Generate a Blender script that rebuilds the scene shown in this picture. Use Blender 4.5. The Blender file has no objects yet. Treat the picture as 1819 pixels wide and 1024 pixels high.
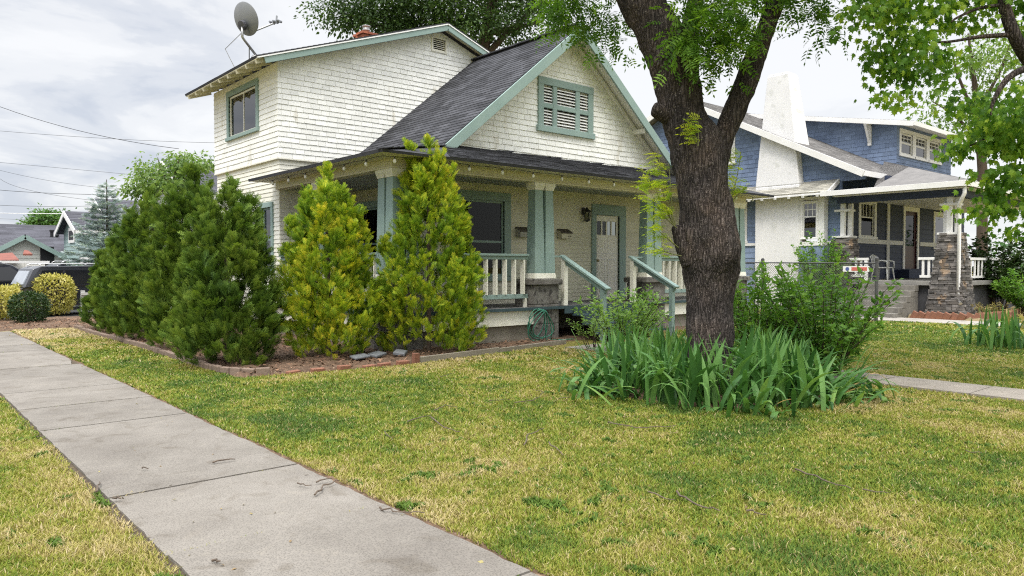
import bpy, math, random
import numpy as np
from mathutils import Vector, Matrix
random.seed(7); RNG = np.random.default_rng(11)
PI = math.pi
sc = bpy.context.scene
COL = sc.collection
# ---------------------------------------------------------------- camera model
F_PX, CX, CY, HZ, H = 1320.0, 909.5, 512.0, 475.0, 1.55
YAW = math.atan((2440-CX)/F_PX); PIT = math.atan((CY-HZ)/F_PX)
CAMP = np.array([0, 0, H])
_f0 = np.array([math.cos(YAW), math.sin(YAW), 0]); _rt = np.array([math.sin(YAW), -math.cos(YAW), 0])
_fw = _f0*math.cos(PIT)+np.array([0, 0, -math.sin(PIT)]); _up = np.cross(_rt, _fw)
def ray(x, y): return _fw + _rt*(x-CX)/F_PX + _up*(CY-y)/F_PX
def at(x, y, d): return CAMP + ray(x, y)*d                 # survey helper: photo bearing + distance -> place
def on(x, y, ax, c):
    r = ray(x, y); return CAMP + r*((c-CAMP[ax])/r[ax])
def gnd(x, y, z=0.0): return on(x, y, 2, z)
cam = bpy.data.cameras.new("camera"); camo = bpy.data.objects.new("camera", cam); COL.objects.link(camo)
camo.location = (0, 0, H); camo.rotation_euler = (PI/2-PIT, 0, YAW-PI/2)
cam.sensor_width = 36; cam.lens = 36*F_PX/1819; cam.clip_end = 3000; cam.clip_start = .05
sc.camera = camo
# ---------------------------------------------------------------- materials
def nodes(name):
    m = bpy.data.materials.new(name); m.use_nodes = True
    nt = m.node_tree; nt.nodes.clear(); return m, nt
def N(nt, t, **kw):
    n = nt.nodes.new(t)
    for k, v in kw.items():
        if k in n.inputs.keys(): n.inputs[k].default_value = v
        else: setattr(n, k, v)
    return n
def L(nt, a, b): nt.links.new(a, b)
def rgba(c): return (c[0], c[1], c[2], 1)
def ramp(nt, stops):
    r = N(nt, 'ShaderNodeValToRGB'); e = r.color_ramp.elements
    while len(e) < len(stops): e.new(.5)
    for i, (p, c) in enumerate(stops): e[i].position = p; e[i].color = rgba(c)
    return r
def M(name, c1, c2=None, scale=3., rough=.7, bump=0., bscale=60., stretch=(1, 1, 1), rnd=0., spec=.3, metal=0., detail=6., spots=None):
    """painted / mineral surface: two tones mixed by noise, per-piece value change from 'rnd', fine bump"""
    m, nt = nodes(name); out = N(nt, 'ShaderNodeOutputMaterial'); b = N(nt, 'ShaderNodeBsdfPrincipled')
    L(nt, b.outputs[0], out.inputs[0]); b.inputs['Roughness'].default_value = rough
    b.inputs['Specular IOR Level'].default_value = spec; b.inputs['Metallic'].default_value = metal
    tc = N(nt, 'ShaderNodeTexCoord'); mp = N(nt, 'ShaderNodeMapping'); mp.inputs['Scale'].default_value = stretch
    L(nt, tc.outputs['Object'], mp.inputs[0])
    nz = N(nt, 'ShaderNodeTexNoise', Scale=scale, Detail=detail, Roughness=.6); L(nt, mp.outputs[0], nz.inputs['Vector'])
    c2 = c2 or tuple(x*.8 for x in c1)
    rp = ramp(nt, [(.32, c1), (.68, c2)]); L(nt, nz.outputs['Fac'], rp.inputs[0]); col = rp.outputs[0]
    if spots:
        n3 = N(nt, 'ShaderNodeTexNoise', Scale=spots[1], Detail=3.); L(nt, mp.outputs[0], n3.inputs['Vector'])
        r3 = ramp(nt, [(spots[2], (0, 0, 0)), (spots[2]+.06, (1, 1, 1))]); L(nt, n3.outputs['Fac'], r3.inputs[0])
        mx = N(nt, 'ShaderNodeMixRGB'); L(nt, r3.outputs[0], mx.inputs[0]); L(nt, col, mx.inputs[1]); mx.inputs[2].default_value = rgba(spots[0]); col = mx.outputs[0]
    if rnd:
        a = N(nt, 'ShaderNodeAttribute', attribute_name='rnd')
        mr = N(nt, 'ShaderNodeMapRange'); mr.inputs[3].default_value = 1-rnd; mr.inputs[4].default_value = 1+rnd
        L(nt, a.outputs['Fac'], mr.inputs[0])
        mu = N(nt, 'ShaderNodeVectorMath', operation='SCALE'); L(nt, col, mu.inputs[0]); L(nt, mr.outputs[0], mu.inputs['Scale']); col = mu.outputs[0]
    L(nt, col, b.inputs['Base Color'])
    if bump:
        n2 = N(nt, 'ShaderNodeTexNoise', Scale=bscale, Detail=4.); L(nt, mp.outputs[0], n2.inputs['Vector'])
        bp = N(nt, 'ShaderNodeBump', Strength=bump, Distance=.01); L(nt, n2.outputs['Fac'], bp.inputs['Height']); L(nt, bp.outputs[0], b.inputs['Normal'])
    return m
def LEAF(name, stops, trans=.35, rough=.5, spec=.25):
    """leaf: colour by the per-leaf 'rnd' value, thin and partly translucent"""
    m, nt = nodes(name); out = N(nt, 'ShaderNodeOutputMaterial'); b = N(nt, 'ShaderNodeBsdfPrincipled', Roughness=rough)
    b.inputs['Specular IOR Level'].default_value = spec
    a = N(nt, 'ShaderNodeAttribute', attribute_name='rnd'); rp = ramp(nt, stops); L(nt, a.outputs['Fac'], rp.inputs[0])
    t = N(nt, 'ShaderNodeBsdfTranslucent'); mx = N(nt, 'ShaderNodeMixShader', Fac=trans)
    br = N(nt, 'ShaderNodeVectorMath', operation='MULTIPLY'); br.inputs[1].default_value = (1.25, 1.3, .7)
    L(nt, rp.outputs[0], b.inputs['Base Color']); L(nt, rp.outputs[0], br.inputs[0]); L(nt, br.outputs[0], t.inputs[0])
    L(nt, b.outputs[0], mx.inputs[1]); L(nt, t.outputs[0], mx.inputs[2]); L(nt, mx.outputs[0], out.inputs[0]); return m
def GLASS(name, tint=(.9, .95, .93), f=1.5):
    m, nt = nodes(name); out = N(nt, 'ShaderNodeOutputMaterial')
    tr = N(nt, 'ShaderNodeBsdfTransparent'); tr.inputs[0].default_value = rgba(tint)
    g = N(nt, 'ShaderNodeBsdfGlossy', Roughness=.02); fr = N(nt, 'ShaderNodeFresnel', IOR=f); mx = N(nt, 'ShaderNodeMixShader')
    L(nt, fr.outputs[0], mx.inputs[0]); L(nt, tr.outputs[0], mx.inputs[1]); L(nt, g.outputs[0], mx.inputs[2]); L(nt, mx.outputs[0], out.inputs[0]); return m
# ---------------------------------------------------------------- objects
ROOT = {}
def thing(name, label, cat, loc, group=None):
    o = bpy.data.objects.new(name, None); COL.objects.link(o); o.location = tuple(map(float, loc)); o.empty_display_size = .2
    o['label'] = label; o['category'] = cat
    if group: o['group'] = group
    ROOT[o.name] = np.array(loc, float); return o
def tag(o, label=None, cat=None, group=None, kind=None):
    if label: o['label'] = label
    if cat: o['category'] = cat
    if group: o['group'] = group
    if kind: o['kind'] = kind
    return o
def npmesh(name, V, Fc, mat, parent=None, rnd=None, base=None, smooth=False, label=None):
    """V (n,3) world coordinates; Fc: (m,k) array or list of index lists; links ONE mesh object"""
    V = np.asarray(V, float).reshape(-1, 3)
    loc = np.array([0, 0, 0.]) if base is None else np.array(base, float)
    if parent is not None: loc = ROOT[parent.name]
    me = bpy.data.meshes.new(name); V2 = (V-loc).astype(np.float32)
    if isinstance(Fc, np.ndarray):
        m, k = Fc.shape; tot = np.full(m, k, np.int32); li = Fc.astype(np.int32).ravel()
    else:
        m = len(Fc); tot = np.array([len(f) for f in Fc], np.int32); li = np.array([i for f in Fc for i in f], np.int32)
    st = np.concatenate([[0], np.cumsum(tot)[:-1]]).astype(np.int32)
    me.vertices.add(len(V2)); me.vertices.foreach_set('co', V2.ravel())
    me.loops.add(len(li)); me.loops.foreach_set('vertex_index', li)
    me.polygons.add(m); me.polygons.foreach_set('loop_start', st); me.polygons.foreach_set('loop_total', tot)
    me.polygons.foreach_set('use_smooth', np.full(m, bool(smooth)))
    me.update(calc_edges=True)
    if rnd is not None:
        at_ = me.attributes.new('rnd', 'FLOAT', 'FACE'); at_.data.foreach_set('value', np.asarray(rnd, np.float32))
    me.materials.append(mat)
    o = bpy.data.objects.new(name, me); COL.objects.link(o)
    if parent is not None:
        o.parent = parent; ROOT[o.name] = loc
    else:
        o.location = loc; ROOT[o.name] = loc
    if label: o['label'] = label
    return o
class MB:
    def __init__(s): s.v = []; s.f = []; s.r = []
    def add(s, vs, fs, r=None):
        n = len(s.v); s.v += [tuple(map(float, p)) for p in vs]
        r = random.random() if r is None else r
        for f in fs: s.f.append([i+n for i in f]); s.r.append(r)
    def hexa(s, p, r=None):   # 8 corners: bottom 4 ccw, top 4
        s.add(p, [(3, 2, 1, 0), (4, 5, 6, 7), (0, 1, 5, 4), (1, 2, 6, 5), (2, 3, 7, 6), (3, 0, 4, 7)], r)
    def box(s, x0, x1, y0, y1, z0, z1, r=None):
        s.hexa([(x0, y0, z0), (x1, y0, z0), (x1, y1, z0), (x0, y1, z0), (x0, y0, z1), (x1, y0, z1), (x1, y1, z1), (x0, y1, z1)], r); return s
    def frustum(s, cx, cy, z0, z1, w0, d0, w1, d1, r=None):
        p = []
        for z, w, d in ((z0, w0, d0), (z1, w1, d1)):
            p += [(cx-w/2, cy-d/2, z), (cx+w/2, cy-d/2, z), (cx+w/2, cy+d/2, z), (cx-w/2, cy+d/2, z)]
        s.hexa(p, r); return s
    def beam(s, p0, p1, w, h, up=(0, 0, 1), r=None):
        p0 = np.array(p0, float); p1 = np.array(p1, float); d = p1-p0; d /= np.linalg.norm(d)
        a = np.cross(d, up); a /= np.linalg.norm(a); b = np.cross(a, d)
        q = []
        for P in (p0, p1): q += [P-a*w/2-b*h/2, P+a*w/2-b*h/2, P+a*w/2+b*h/2, P-a*w/2+b*h/2]
        s.hexa(q, r); return s
    def tube(s, pts, rad, n=8, cap=True, r=None):
        pts = [np.array(p, float) for p in pts]
        if not hasattr(rad, '__len__'): rad = [rad]*len(pts)
        V = []; ref = np.array([.31, .2, .93])
        for i, p in enumerate(pts):
            d = pts[min(i+1, len(pts)-1)]-pts[max(i-1, 0)]; d /= (np.linalg.norm(d)+1e-9)
            a = np.cross(d, ref)
            if np.linalg.norm(a) < .1: a = np.cross(d, (1, 0, 0))
            a /= np.linalg.norm(a); b = np.cross(d, a)
            for k in range(n):
                t = 2*PI*k/n; V.append(p+rad[i]*(a*math.cos(t)+b*math.sin(t)))
        Fc = [[i*n+k, i*n+(k+1) % n, (i+1)*n+(k+1) % n, (i+1)*n+k] for i in range(len(pts)-1) for k in range(n)]
        if cap: Fc += [list(range(n))[::-1], [(len(pts)-1)*n+k for k in range(n)]]
        s.add(V, Fc, r); return s
    def prism(s, pl, poly, n0, n1, r=None):
        k = len(poly); V = [pl.p(u, v, n0) for u, v in poly]+[pl.p(u, v, n1) for u, v in poly]
        s.add(V, [list(range(k))[::-1], list(range(k, 2*k))]+[[i, (i+1) % k, (i+1) % k+k, i+k] for i in range(k)], r); return s
    def ball(s, c, rx, ry=None, rz=None, nu=12, nv=8, r=None):
        ry = ry or rx; rz = rz or rx; V = []; c = np.array(c, float)
        for j in range(nv+1):
            a = PI*j/nv
            for i in range(nu):
                t = 2*PI*i/nu; V.append(c+(rx*math.sin(a)*math.cos(t), ry*math.sin(a)*math.sin(t), -rz*math.cos(a)))
        s.add(V, [[j*nu+i, j*nu+(i+1) % nu, (j+1)*nu+(i+1) % nu, (j+1)*nu+i] for j in range(nv) for i in range(nu)], r); return s
    def lathe(s, c, prof, n=16, axis=(0, 0, 1), r=None):
        c = np.array(c, float); ax = np.array(axis, float); ax /= np.linalg.norm(ax)
        a = np.cross(ax, (.3, .5, .81)); a /= np.linalg.norm(a); b = np.cross(ax, a); V = []
        for rr, h in prof:
            for k in range(n):
                t = 2*PI*k/n; V.append(c+ax*h+rr*(a*math.cos(t)+b*math.sin(t)))
        s.add(V, [[i*n+k, i*n+(k+1) % n, (i+1)*n+(k+1) % n, (i+1)*n+k] for i in range(len(prof)-1) for k in range(n)], r); return s
    def build(s, name, mat, parent=None, base=None, bevel=0, smooth=False, label=None):
        o = npmesh(name, np.array(s.v), s.f, mat, parent, s.r, base, smooth, label)
        if bevel:
            b = o.modifiers.new('bevel', 'BEVEL'); b.width = bevel; b.segments = 2; b.limit_method = 'ANGLE'
        return o
class Plane:
    """u along the surface, v up it, n out of it"""
    def __init__(s, o, u, v=(0, 0, 1)):
        s.o = np.array(o, float); s.u = np.array(u, float); s.v = np.array(v, float)
        s.u /= np.linalg.norm(s.u); s.v /= np.linalg.norm(s.v); s.n = np.cross(s.u, s.v)
    def p(s, u, v, n=0.): return s.o+s.u*u+s.v*v+s.n*n
    def box(s, mb, u0, u1, v0, v1, n0, n1, r=None):
        mb.hexa([s.p(u0, v0, n0), s.p(u1, v0, n0), s.p(u1, v1, n0), s.p(u0, v1, n0), s.p(u0, v0, n1), s.p(u1, v0, n1), s.p(u1, v1, n1), s.p(u0, v1, n1)], r)
        return mb
    def uv(s, P): d = np.array(P, float)-s.o; return (float(d@s.u), float(d@s.v))
def clip(poly, ax, c, keep_less):
    out = []; k = len(poly)
    for i in range(k):
        a, b = poly[i], poly[(i+1) % k]; da = (a[ax]-c)*(1 if keep_less else -1); db = (b[ax]-c)*(1 if keep_less else -1)
        if da <= 0: out.append(a)
        if da*db < 0:
            t = da/(da-db); out.append((a[0]+(b[0]-a[0])*t, a[1]+(b[1]-a[1])*t))
    return out
def clip_half(poly, a, b):  # keep left of a->b
    out = []; k = len(poly)
    f = lambda p: (b[0]-a[0])*(p[1]-a[1])-(b[1]-a[1])*(p[0]-a[0])
    for i in range(k):
        p, q = poly[i], poly[(i+1) % k]; dp, dq = f(p), f(q)
        if dp >= 0: out.append(p)
        if dp*dq < 0:
            t = dp/(dp-dq); out.append((p[0]+(q[0]-p[0])*t, p[1]+(q[1]-p[1])*t))
    return out
def cut_holes(poly, holes):
    ps = [poly]
    for (u0, u1, v0, v1) in holes:
        nx = []
        for p in ps:
            us = [q[0] for q in p]; vs = [q[1] for q in p]
            if max(us) <= u0 or min(us) >= u1 or max(vs) <= v0 or min(vs) >= v1: nx.append(p); continue
            a = clip(p, 0, u0, True); c = clip(p, 0, u1, False); m = clip(clip(p, 0, u0, False), 0, u1, True)
            nx += [a, c, clip(m, 1, v0, True), clip(m, 1, v1, False)]
        ps = [p for p in nx if len(p) > 2]
    return ps
def ccw(poly):
    A = sum(poly[i][0]*poly[(i+1) % len(poly)][1]-poly[(i+1) % len(poly)][0]*poly[i][1] for i in range(len(poly)))
    return poly if A > 0 else poly[::-1]
def lap(mb, pl, poly, course, wr, thick=.012, gap=.006, holes=(), jit=0., backing=.08, v_start=None, over=.0):
    """courses of lapped boards or shingles over a convex outline, cut round openings; real laps and joints"""
    poly = ccw(poly); us = [p[0] for p in poly]; vs = [p[1] for p in poly]
    if backing:
        for q in cut_holes(poly, holes): mb.prism(pl, q, -backing, -.001, .5)
    v = min(vs) if v_start is None else v_start
    row = 0
    while v < max(vs):
        u = min(us)-random.random()*wr[0]
        while u < max(us):
            w = random.uniform(*wr); j = random.uniform(-jit, jit)
            rect = [(u, v+j), (u+w-gap, v+j), (u+w-gap, v+course+.002), (u, v+course+.002)]
            for i in range(len(poly)):
                rect = clip_half(rect, poly[i], poly[(i+1) % len(poly)])
                if len(rect) < 3: break
            if len(rect) > 2:
                r = random.random(); t2 = thick*random.uniform(.85, 1.15)
                for q in cut_holes(rect, holes):
                    k = len(q); top = [pl.p(a, b, .001+t2*(1-(b-v-j)/(course+.002-j))) for a, b in q]; bot = [pl.p(a, b, 0) for a, b in q]
                    mb.add(top+bot, [list(range(k))]+[[(i+1) % k, i, i+k, (i+1) % k+k] for i in range(k)], r)
            u += w
        v += course; row += 1
    return mb
def scatter(tv, tf, pos, X, Y, Z, scl):
    """copies of a small leaf template: positions (n,3) and axes (n,3)"""
    n = len(pos); k = len(tv); tv = np.asarray(tv, float)
    V = pos[:, None, :]+scl[:, None, None]*(tv[None, :, 0:1]*X[:, None, :]+tv[None, :, 1:2]*Y[:, None, :]+tv[None, :, 2:3]*Z[:, None, :])
    Fc = (np.asarray(tf)[None, :, :]+(np.arange(n)*k)[:, None, None]).reshape(-1, len(tf[0]))
    return V.reshape(-1, 3), Fc
def nrm(a): return a/(np.linalg.norm(a, axis=-1, keepdims=True)+1e-9)
def axes(Yd, roll_ref, jit=.0):
    """Y = growth direction, Z ~ facing"""
    Y = nrm(Yd); Z = roll_ref-np.sum(roll_ref*Y, 1, keepdims=True)*Y; Z = nrm(Z); X = np.cross(Y, Z); return X, Y, Z
def vnoise(P, s, seed=0):
    """cheap smooth value noise in numpy"""
    P = np.asarray(P, float)*s+seed*17.31; i = np.floor(P).astype(np.int64); f = P-i; f = f*f*(3-2*f); out = 0
    for c in range(2**P.shape[1]):
        o = np.array([(c >> b) & 1 for b in range(P.shape[1])]); q = i+o
        h = q[:, 0]*374761393+q[:, 1]*668265263+(q[:, 2]*2147483647 if P.shape[1] > 2 else 0)+seed*974711
        h = (h ^ (h >> 13))*1274126177; h = ((h ^ (h >> 16)) & 0xffff)/65535.
        w = np.prod(np.where(o, f, 1-f), axis=1); out = out+w*h
    return out
# ---------------------------------------------------------------- sky and sun
SUN_EL, SUN_AZ = math.radians(58), math.radians(215)       # azimuth measured from +X toward +Y: behind the camera, to the left
w = bpy.data.worlds.new("World"); sc.world = w; w.use_nodes = True; nt = w.node_tree; nt.nodes.clear()
out = N(nt, 'ShaderNodeOutputWorld'); bg = N(nt, 'ShaderNodeBackground'); L(nt, bg.outputs[0], out.inputs[0])
sky = N(nt, 'ShaderNodeTexSky'); sky.sky_type = 'NISHITA'; sky.sun_disc = False; sky.sun_elevation = SUN_EL
sky.sun_rotation = PI/2-SUN_AZ; sky.dust_density = 2.
bg.inputs['Strength'].default_value = .1
tc = N(nt, 'ShaderNodeTexCoord'); sep = N(nt, 'ShaderNodeSeparateXYZ'); L(nt, tc.outputs['Generated'], sep.inputs[0])
def mth(op, a, b=None, c=None):
    n = N(nt, 'ShaderNodeMath', operation=op)
    for i, x in enumerate((a, b, c)):
        if x is None: continue
        if isinstance(x, (int, float)): n.inputs[i].default_value = x
        else: L(nt, x, n.inputs[i])
    return n.outputs[0]
den = mth('ADD', mth('MAXIMUM', sep.outputs[2], 0.), .22)
cmb = N(nt, 'ShaderNodeCombineXYZ'); L(nt, mth('DIVIDE', sep.outputs[0], den), cmb.inputs[0]); L(nt, mth('DIVIDE', sep.outputs[1], den), cmb.inputs[1])
nz = N(nt, 'ShaderNodeTexNoise', Scale=1.35, Detail=9., Roughness=.58, Distortion=.45); L(nt, cmb.outputs[0], nz.inputs['Vector'])
nz2 = N(nt, 'ShaderNodeTexNoise', Scale=.55, Detail=4., Roughness=.5); L(nt, cmb.outputs[0], nz2.inputs['Vector'])
# brighter toward the thin cloud on the right
side = mth('MULTIPLY_ADD', mth('ADD', mth('MULTIPLY', sep.outputs[0], .75), mth('MULTIPLY', sep.outputs[1], -.66)), .42, .34)
val = mth('ADD', mth('MULTIPLY_ADD', nz.outputs['Fac'], 1.9, -.78), mth('MULTIPLY', side, .78))
val = mth('ADD', val, mth('MULTIPLY_ADD', nz2.outputs['Fac'], .5, -.2))
cr = ramp(nt, [(.12, (4.6, 4.9, 5.5)), (.25, (5.5, 5.7, 6.1)), (.36, (6.4, 6.5, 6.7)), (.52, (6.95, 7.0, 7.1))])
cr.color_ramp.interpolation = 'EASE'; L(nt, val, cr.inputs[0])
mx = N(nt, 'ShaderNodeMixRGB'); mx.inputs[0].default_value = .9; L(nt, sky.outputs[0], mx.inputs[1]); L(nt, cr.outputs[0], mx.inputs[2])
zb = N(nt, 'ShaderNodeMapRange'); zb.inputs[1].default_value = .42; zb.inputs[2].default_value = .95; zb.inputs[3].default_value = 1.; zb.inputs[4].default_value = 4.9
L(nt, sep.outputs[2], zb.inputs[0])
sca = N(nt, 'ShaderNodeVectorMath', operation='SCALE'); L(nt, mx.outputs[0], sca.inputs[0]); L(nt, zb.outputs[0], sca.inputs['Scale']); L(nt, sca.outputs[0], bg.inputs[0])
sl = bpy.data.lights.new('sun', 'SUN'); sl.energy = 1.5; sl.angle = math.radians(14); sl.color = (1, .95, .87)
so = bpy.data.objects.new('sun', sl); COL.objects.link(so)
sd = Vector((math.cos(SUN_EL)*math.cos(SUN_AZ), math.cos(SUN_EL)*math.sin(SUN_AZ), math.sin(SUN_EL)))
so.rotation_euler = sd.to_track_quat('Z', 'Y').to_euler()
sc.view_settings.view_transform = 'Standard'; sc.view_settings.look = 'None'; sc.view_settings.exposure = .55; sc.view_settings.gamma = 1
sc.cycles.use_denoising = False; sc.cycles.use_adaptive_sampling = False; sc.cycles.filter_width = 1.15; sc.cycles.sample_clamp_indirect = 4.; sc.cycles.max_bounces = 8; sc.cycles.transparent_max_bounces = 12
# ---------------------------------------------------------------- palette
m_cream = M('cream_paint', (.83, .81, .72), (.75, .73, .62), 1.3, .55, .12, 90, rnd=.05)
m_shing = M('white_shingle', (.86, .86, .825), (.785, .785, .745), 1.1, .6, .2, 120, (1, 1, .35), rnd=.07, spots=((.66, .64, .57), 2.1, .64))
m_teal = M('sage_teal_paint', (.265, .355, .325), (.225, .315, .29), 2.2, .5, .1, 80, rnd=.04)
m_teald = M('dark_teal_paint', (.05, .085, .095), (.035, .06, .068), 3, .5, .1, 60)
m_roof = M('charcoal_asphalt_shingle', (.066, .067, .074), (.040, .041, .046), 2.2, .95, .5, 220, rnd=.38, spec=.2)
m_soffit = M('olive_cream_board', (.68, .645, .49), (.60, .565, .42), 1.5, .6, .1, 60, rnd=.05)
m_pceil = M('porch_ceiling_paint', (.36, .38, .36), (.31, .33, .31), 1.2, .6)
m_conc = M('weathered_concrete', (.21, .20, .18), (.12, .11, .10), 5, .9, .8, 70, spots=((.07, .065, .06), 9, .56))
m_found = M('foundation_concrete', (.27, .245, .20), (.19, .17, .14), 3, .9, .4, 60)
m_black = M('black_metal', (.012, .012, .012), (.02, .02, .02), 6, .4, spec=.5)
m_white = M('white_paint', (.82, .82, .80), (.76, .76, .74), 2, .5, .08, 60, rnd=.03)
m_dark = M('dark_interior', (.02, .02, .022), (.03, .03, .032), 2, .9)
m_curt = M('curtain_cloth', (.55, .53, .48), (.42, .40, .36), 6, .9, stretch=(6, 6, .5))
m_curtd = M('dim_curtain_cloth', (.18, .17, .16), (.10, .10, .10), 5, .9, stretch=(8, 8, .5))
m_glass = GLASS('window_glass', f=2.3); m_glassd = GLASS('porch_glass', (.5, .52, .5), f=1.28)
m_brick = M('red_brick', (.40, .13, .07), (.30, .10, .06), 8, .9, .5, 60, rnd=.3)
m_galv = M('galvanised_steel', (.42, .42, .42), (.34, .34, .34), 20, .4, metal=.7, spec=.5)
m_dish = M('grey_dish_coating', (.25, .26, .28), (.21, .22, .24), 3, .5)
m_bulb = M('frosted_bulb', (.85, .83, .78), (.8, .78, .7), 3, .2, spec=.5)
m_soil = M('bark_mulch', (.16, .10, .062), (.07, .045, .03), 14, .95, 1., 60, spots=((.25, .18, .12), 30, .6))
m_mulch = M('mulch_chip', (.24, .14, .085), (.12, .07, .045), 7, .95, rnd=.5)
m_side = None
# ---------------------------------------------------------------- ground
def ground_mat():
    m, nt = nodes('lawn_soil'); out = N(nt, 'ShaderNodeOutputMaterial'); b = N(nt, 'ShaderNodeBsdfPrincipled', Roughness=.95); L(nt, b.outputs[0], out.inputs[0])
    b.inputs['Specular IOR Level'].default_value = .1
    tc = N(nt, 'ShaderNodeTexCoord'); n1 = N(nt, 'ShaderNodeTexNoise', Scale=.9, Detail=5.); L(nt, tc.outputs['Object'], n1.inputs['Vector'])
    n2 = N(nt, 'ShaderNodeTexNoise', Scale=60., Detail=3.); L(nt, tc.outputs['Object'], n2.inputs['Vector'])
    r1 = ramp(nt, [(.35, (.20, .20, .04)), (.62, (.31, .25, .09))]); L(nt, n1.outputs['Fac'], r1.inputs[0])
    r2 = ramp(nt, [(.3, (.45, .45, .45)), (.7, (1.15, 1.15, 1.15))]); L(nt, n2.outputs['Fac'], r2.inputs[0])
    mu = N(nt, 'ShaderNodeMixRGB', blend_type='MULTIPLY'); mu.inputs[0].default_value = 1; L(nt, r1.outputs[0], mu.inputs[1]); L(nt, r2.outputs[0], mu.inputs[2])
    L(nt, mu.outputs[0], b.inputs['Base Color']); bp = N(nt, 'ShaderNodeBump', Strength=.8, Distance=.02); L(nt, n2.outputs['Fac'], bp.inputs['Height']); L(nt, bp.outputs[0], b.inputs['Normal']); return m
g = MB(); g.add([(-900, -900, 0), (900, -900, 0), (900, 900, 0), (-900, 900, 0)], [(0, 1, 2, 3)]); tag(g.build('ground', ground_mat()), kind='structure')
def walk_mat():
    m, nt = nodes('aged_sidewalk_concrete'); out = N(nt, 'ShaderNodeOutputMaterial'); b = N(nt, 'ShaderNodeBsdfPrincipled', Roughness=.9); L(nt, b.outputs[0], out.inputs[0])
    b.inputs['Specular IOR Level'].default_value = .2
    tc = N(nt, 'ShaderNodeTexCoord'); P = tc.outputs['Object']
    n1 = N(nt, 'ShaderNodeTexNoise', Scale=1.1, Detail=7., Roughness=.65); L(nt, P, n1.inputs['Vector'])
    r1 = ramp(nt, [(.28, (.145, .131, .114)), (.5, (.188, .172, .150)), (.75, (.228, .21, .185))]); L(nt, n1.outputs['Fac'], r1.inputs[0])
    v = N(nt, 'ShaderNodeTexVoronoi', Scale=95.); L(nt, P, v.inputs['Vector'])
    r2 = ramp(nt, [(.10, (.48, .45, .43)), (.38, (1, 1, 1)), (.8, (1.22, 1.2, 1.18))]); L(nt, v.outputs['Distance'], r2.inputs[0])
    n3 = N(nt, 'ShaderNodeTexNoise', Scale=3.6, Detail=5., Distortion=1.2); L(nt, P, n3.inputs['Vector'])
    r3 = ramp(nt, [(.30, (.80, .78, .75)), (.46, (1, 1, 1)), (.62, (1, 1, 1)), (.74, (1.14, 1.13, 1.1))]); L(nt, n3.outputs['Fac'], r3.inputs[0])
    a = N(nt, 'ShaderNodeMixRGB', blend_type='MULTIPLY'); a.inputs[0].default_value = .8; L(nt, r1.outputs[0], a.inputs[1]); L(nt, r2.outputs[0], a.inputs[2])
    c = N(nt, 'ShaderNodeMixRGB', blend_type='MULTIPLY'); c.inputs[0].default_value = 1; L(nt, a.outputs[0], c.inputs[1]); L(nt, r3.outputs[0], c.inputs[2])
    at_ = N(nt, 'ShaderNodeAttribute', attribute_name='rnd'); mr = N(nt, 'ShaderNodeMapRange'); mr.inputs[3].default_value = .92; mr.inputs[4].default_value = 1.06; L(nt, at_.outputs['Fac'], mr.inputs[0])
    s = N(nt, 'ShaderNodeVectorMath', operation='SCALE'); L(nt, c.outputs[0], s.inputs[0]); L(nt, mr.outputs[0], s.inputs['Scale']); L(nt, s.outputs[0], b.inputs['Base Color'])
    bp = N(nt, 'ShaderNodeBump', Strength=.35, Distance=.004); L(nt, v.outputs['Distance'], bp.inputs['Height']); L(nt, bp.outputs[0], b.inputs['Normal']); return m
m_side = walk_mat()
SWL, SWR = 1.16, 2.47
sw = MB(); js = [-1.2, .1, 1.35, 2.72, 4.13, 5.41, 6.75]+[6.75+1.31*i for i in range(1, 12)]
for a, b in zip(js[:-1], js[1:]):
    k = 14; dz = random.uniform(-.004, .004); le = [(SWL+random.uniform(-.006, .006), a+.007+(b-a-.014)*i/k) for i in range(k+1)]; re = [(SWR+random.uniform(-.010, .008), a+.007+(b-a-.014)*i/k) for i in range(k+1)]
    if 12 < a < 14: re = [(x-.12*math.exp(-((y-13.2)/.5)**2), y) for x, y in re]
    out_ = le[::-1]+[(x, y) for x, y in re]; n = len(out_); V = [(x, y, .03+dz) for x, y in out_]+[(x, y, -.05) for x, y in out_]
    sw.add(V, [[k-i, k-i-1, k+1+i+1, k+1+i] for i in range(k)]+[[i, i+n, (i+1) % n+n, (i+1) % n] for i in range(n)])
tag(sw.build('sidewalk', m_side), kind='structure')
jt = MB(); jt.box(SWL-.05, SWR+.02, -2, 21.2, .002, .012); tag(jt.build('sidewalk_bed', M('joint_dirt', (.10, .075, .05), (.06, .045, .03), 30, 1.)), kind='structure')
dirt = MB()
for s_, x0 in ((1, SWR), (-1, SWL)):
    ys = np.arange(-2, 21.4, .12); a = [x0-s_*.03 for y in ys]; b = [x0+s_*((.065 if s_ > 0 else .03)+.05*vnoise(np.array([[y, s_]]), 3.1)[0]) for y in ys]
    for i in range(len(ys)-1): dirt.add([(a[i], ys[i], .006), (b[i], ys[i], .006), (b[i+1], ys[i+1], .006), (a[i+1], ys[i+1], .006)], [(0, 1, 2, 3) if s_ > 0 else (3, 2, 1, 0)])
tag(dirt.build('walk_edge_soil', m_soil), kind='structure')
fw = MB()
for i in range(11): fw.box(9.98, 10.82, -2.6+i*1.15, -2.6+(i+1)*1.15-.015, -.05, .03+random.uniform(-.004, .004))
tag(fw.build('garden_path', M('brown_grey_concrete', (.30, .265, .225), (.22, .195, .165), 2.5, .9, .5, 90, rnd=.06)), kind='structure')
np_ = MB()
for i in range(9): np_.box(22.0, 23.55, 1.5+i*1.2, 1.5+(i+1)*1.2-.02, -.05, .03)
tag(np_.build('neighbour_path', M('grey_path_concrete', (.36, .33, .29), (.28, .26, .23), 2, .9, .3, 60)), kind='structure')
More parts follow.
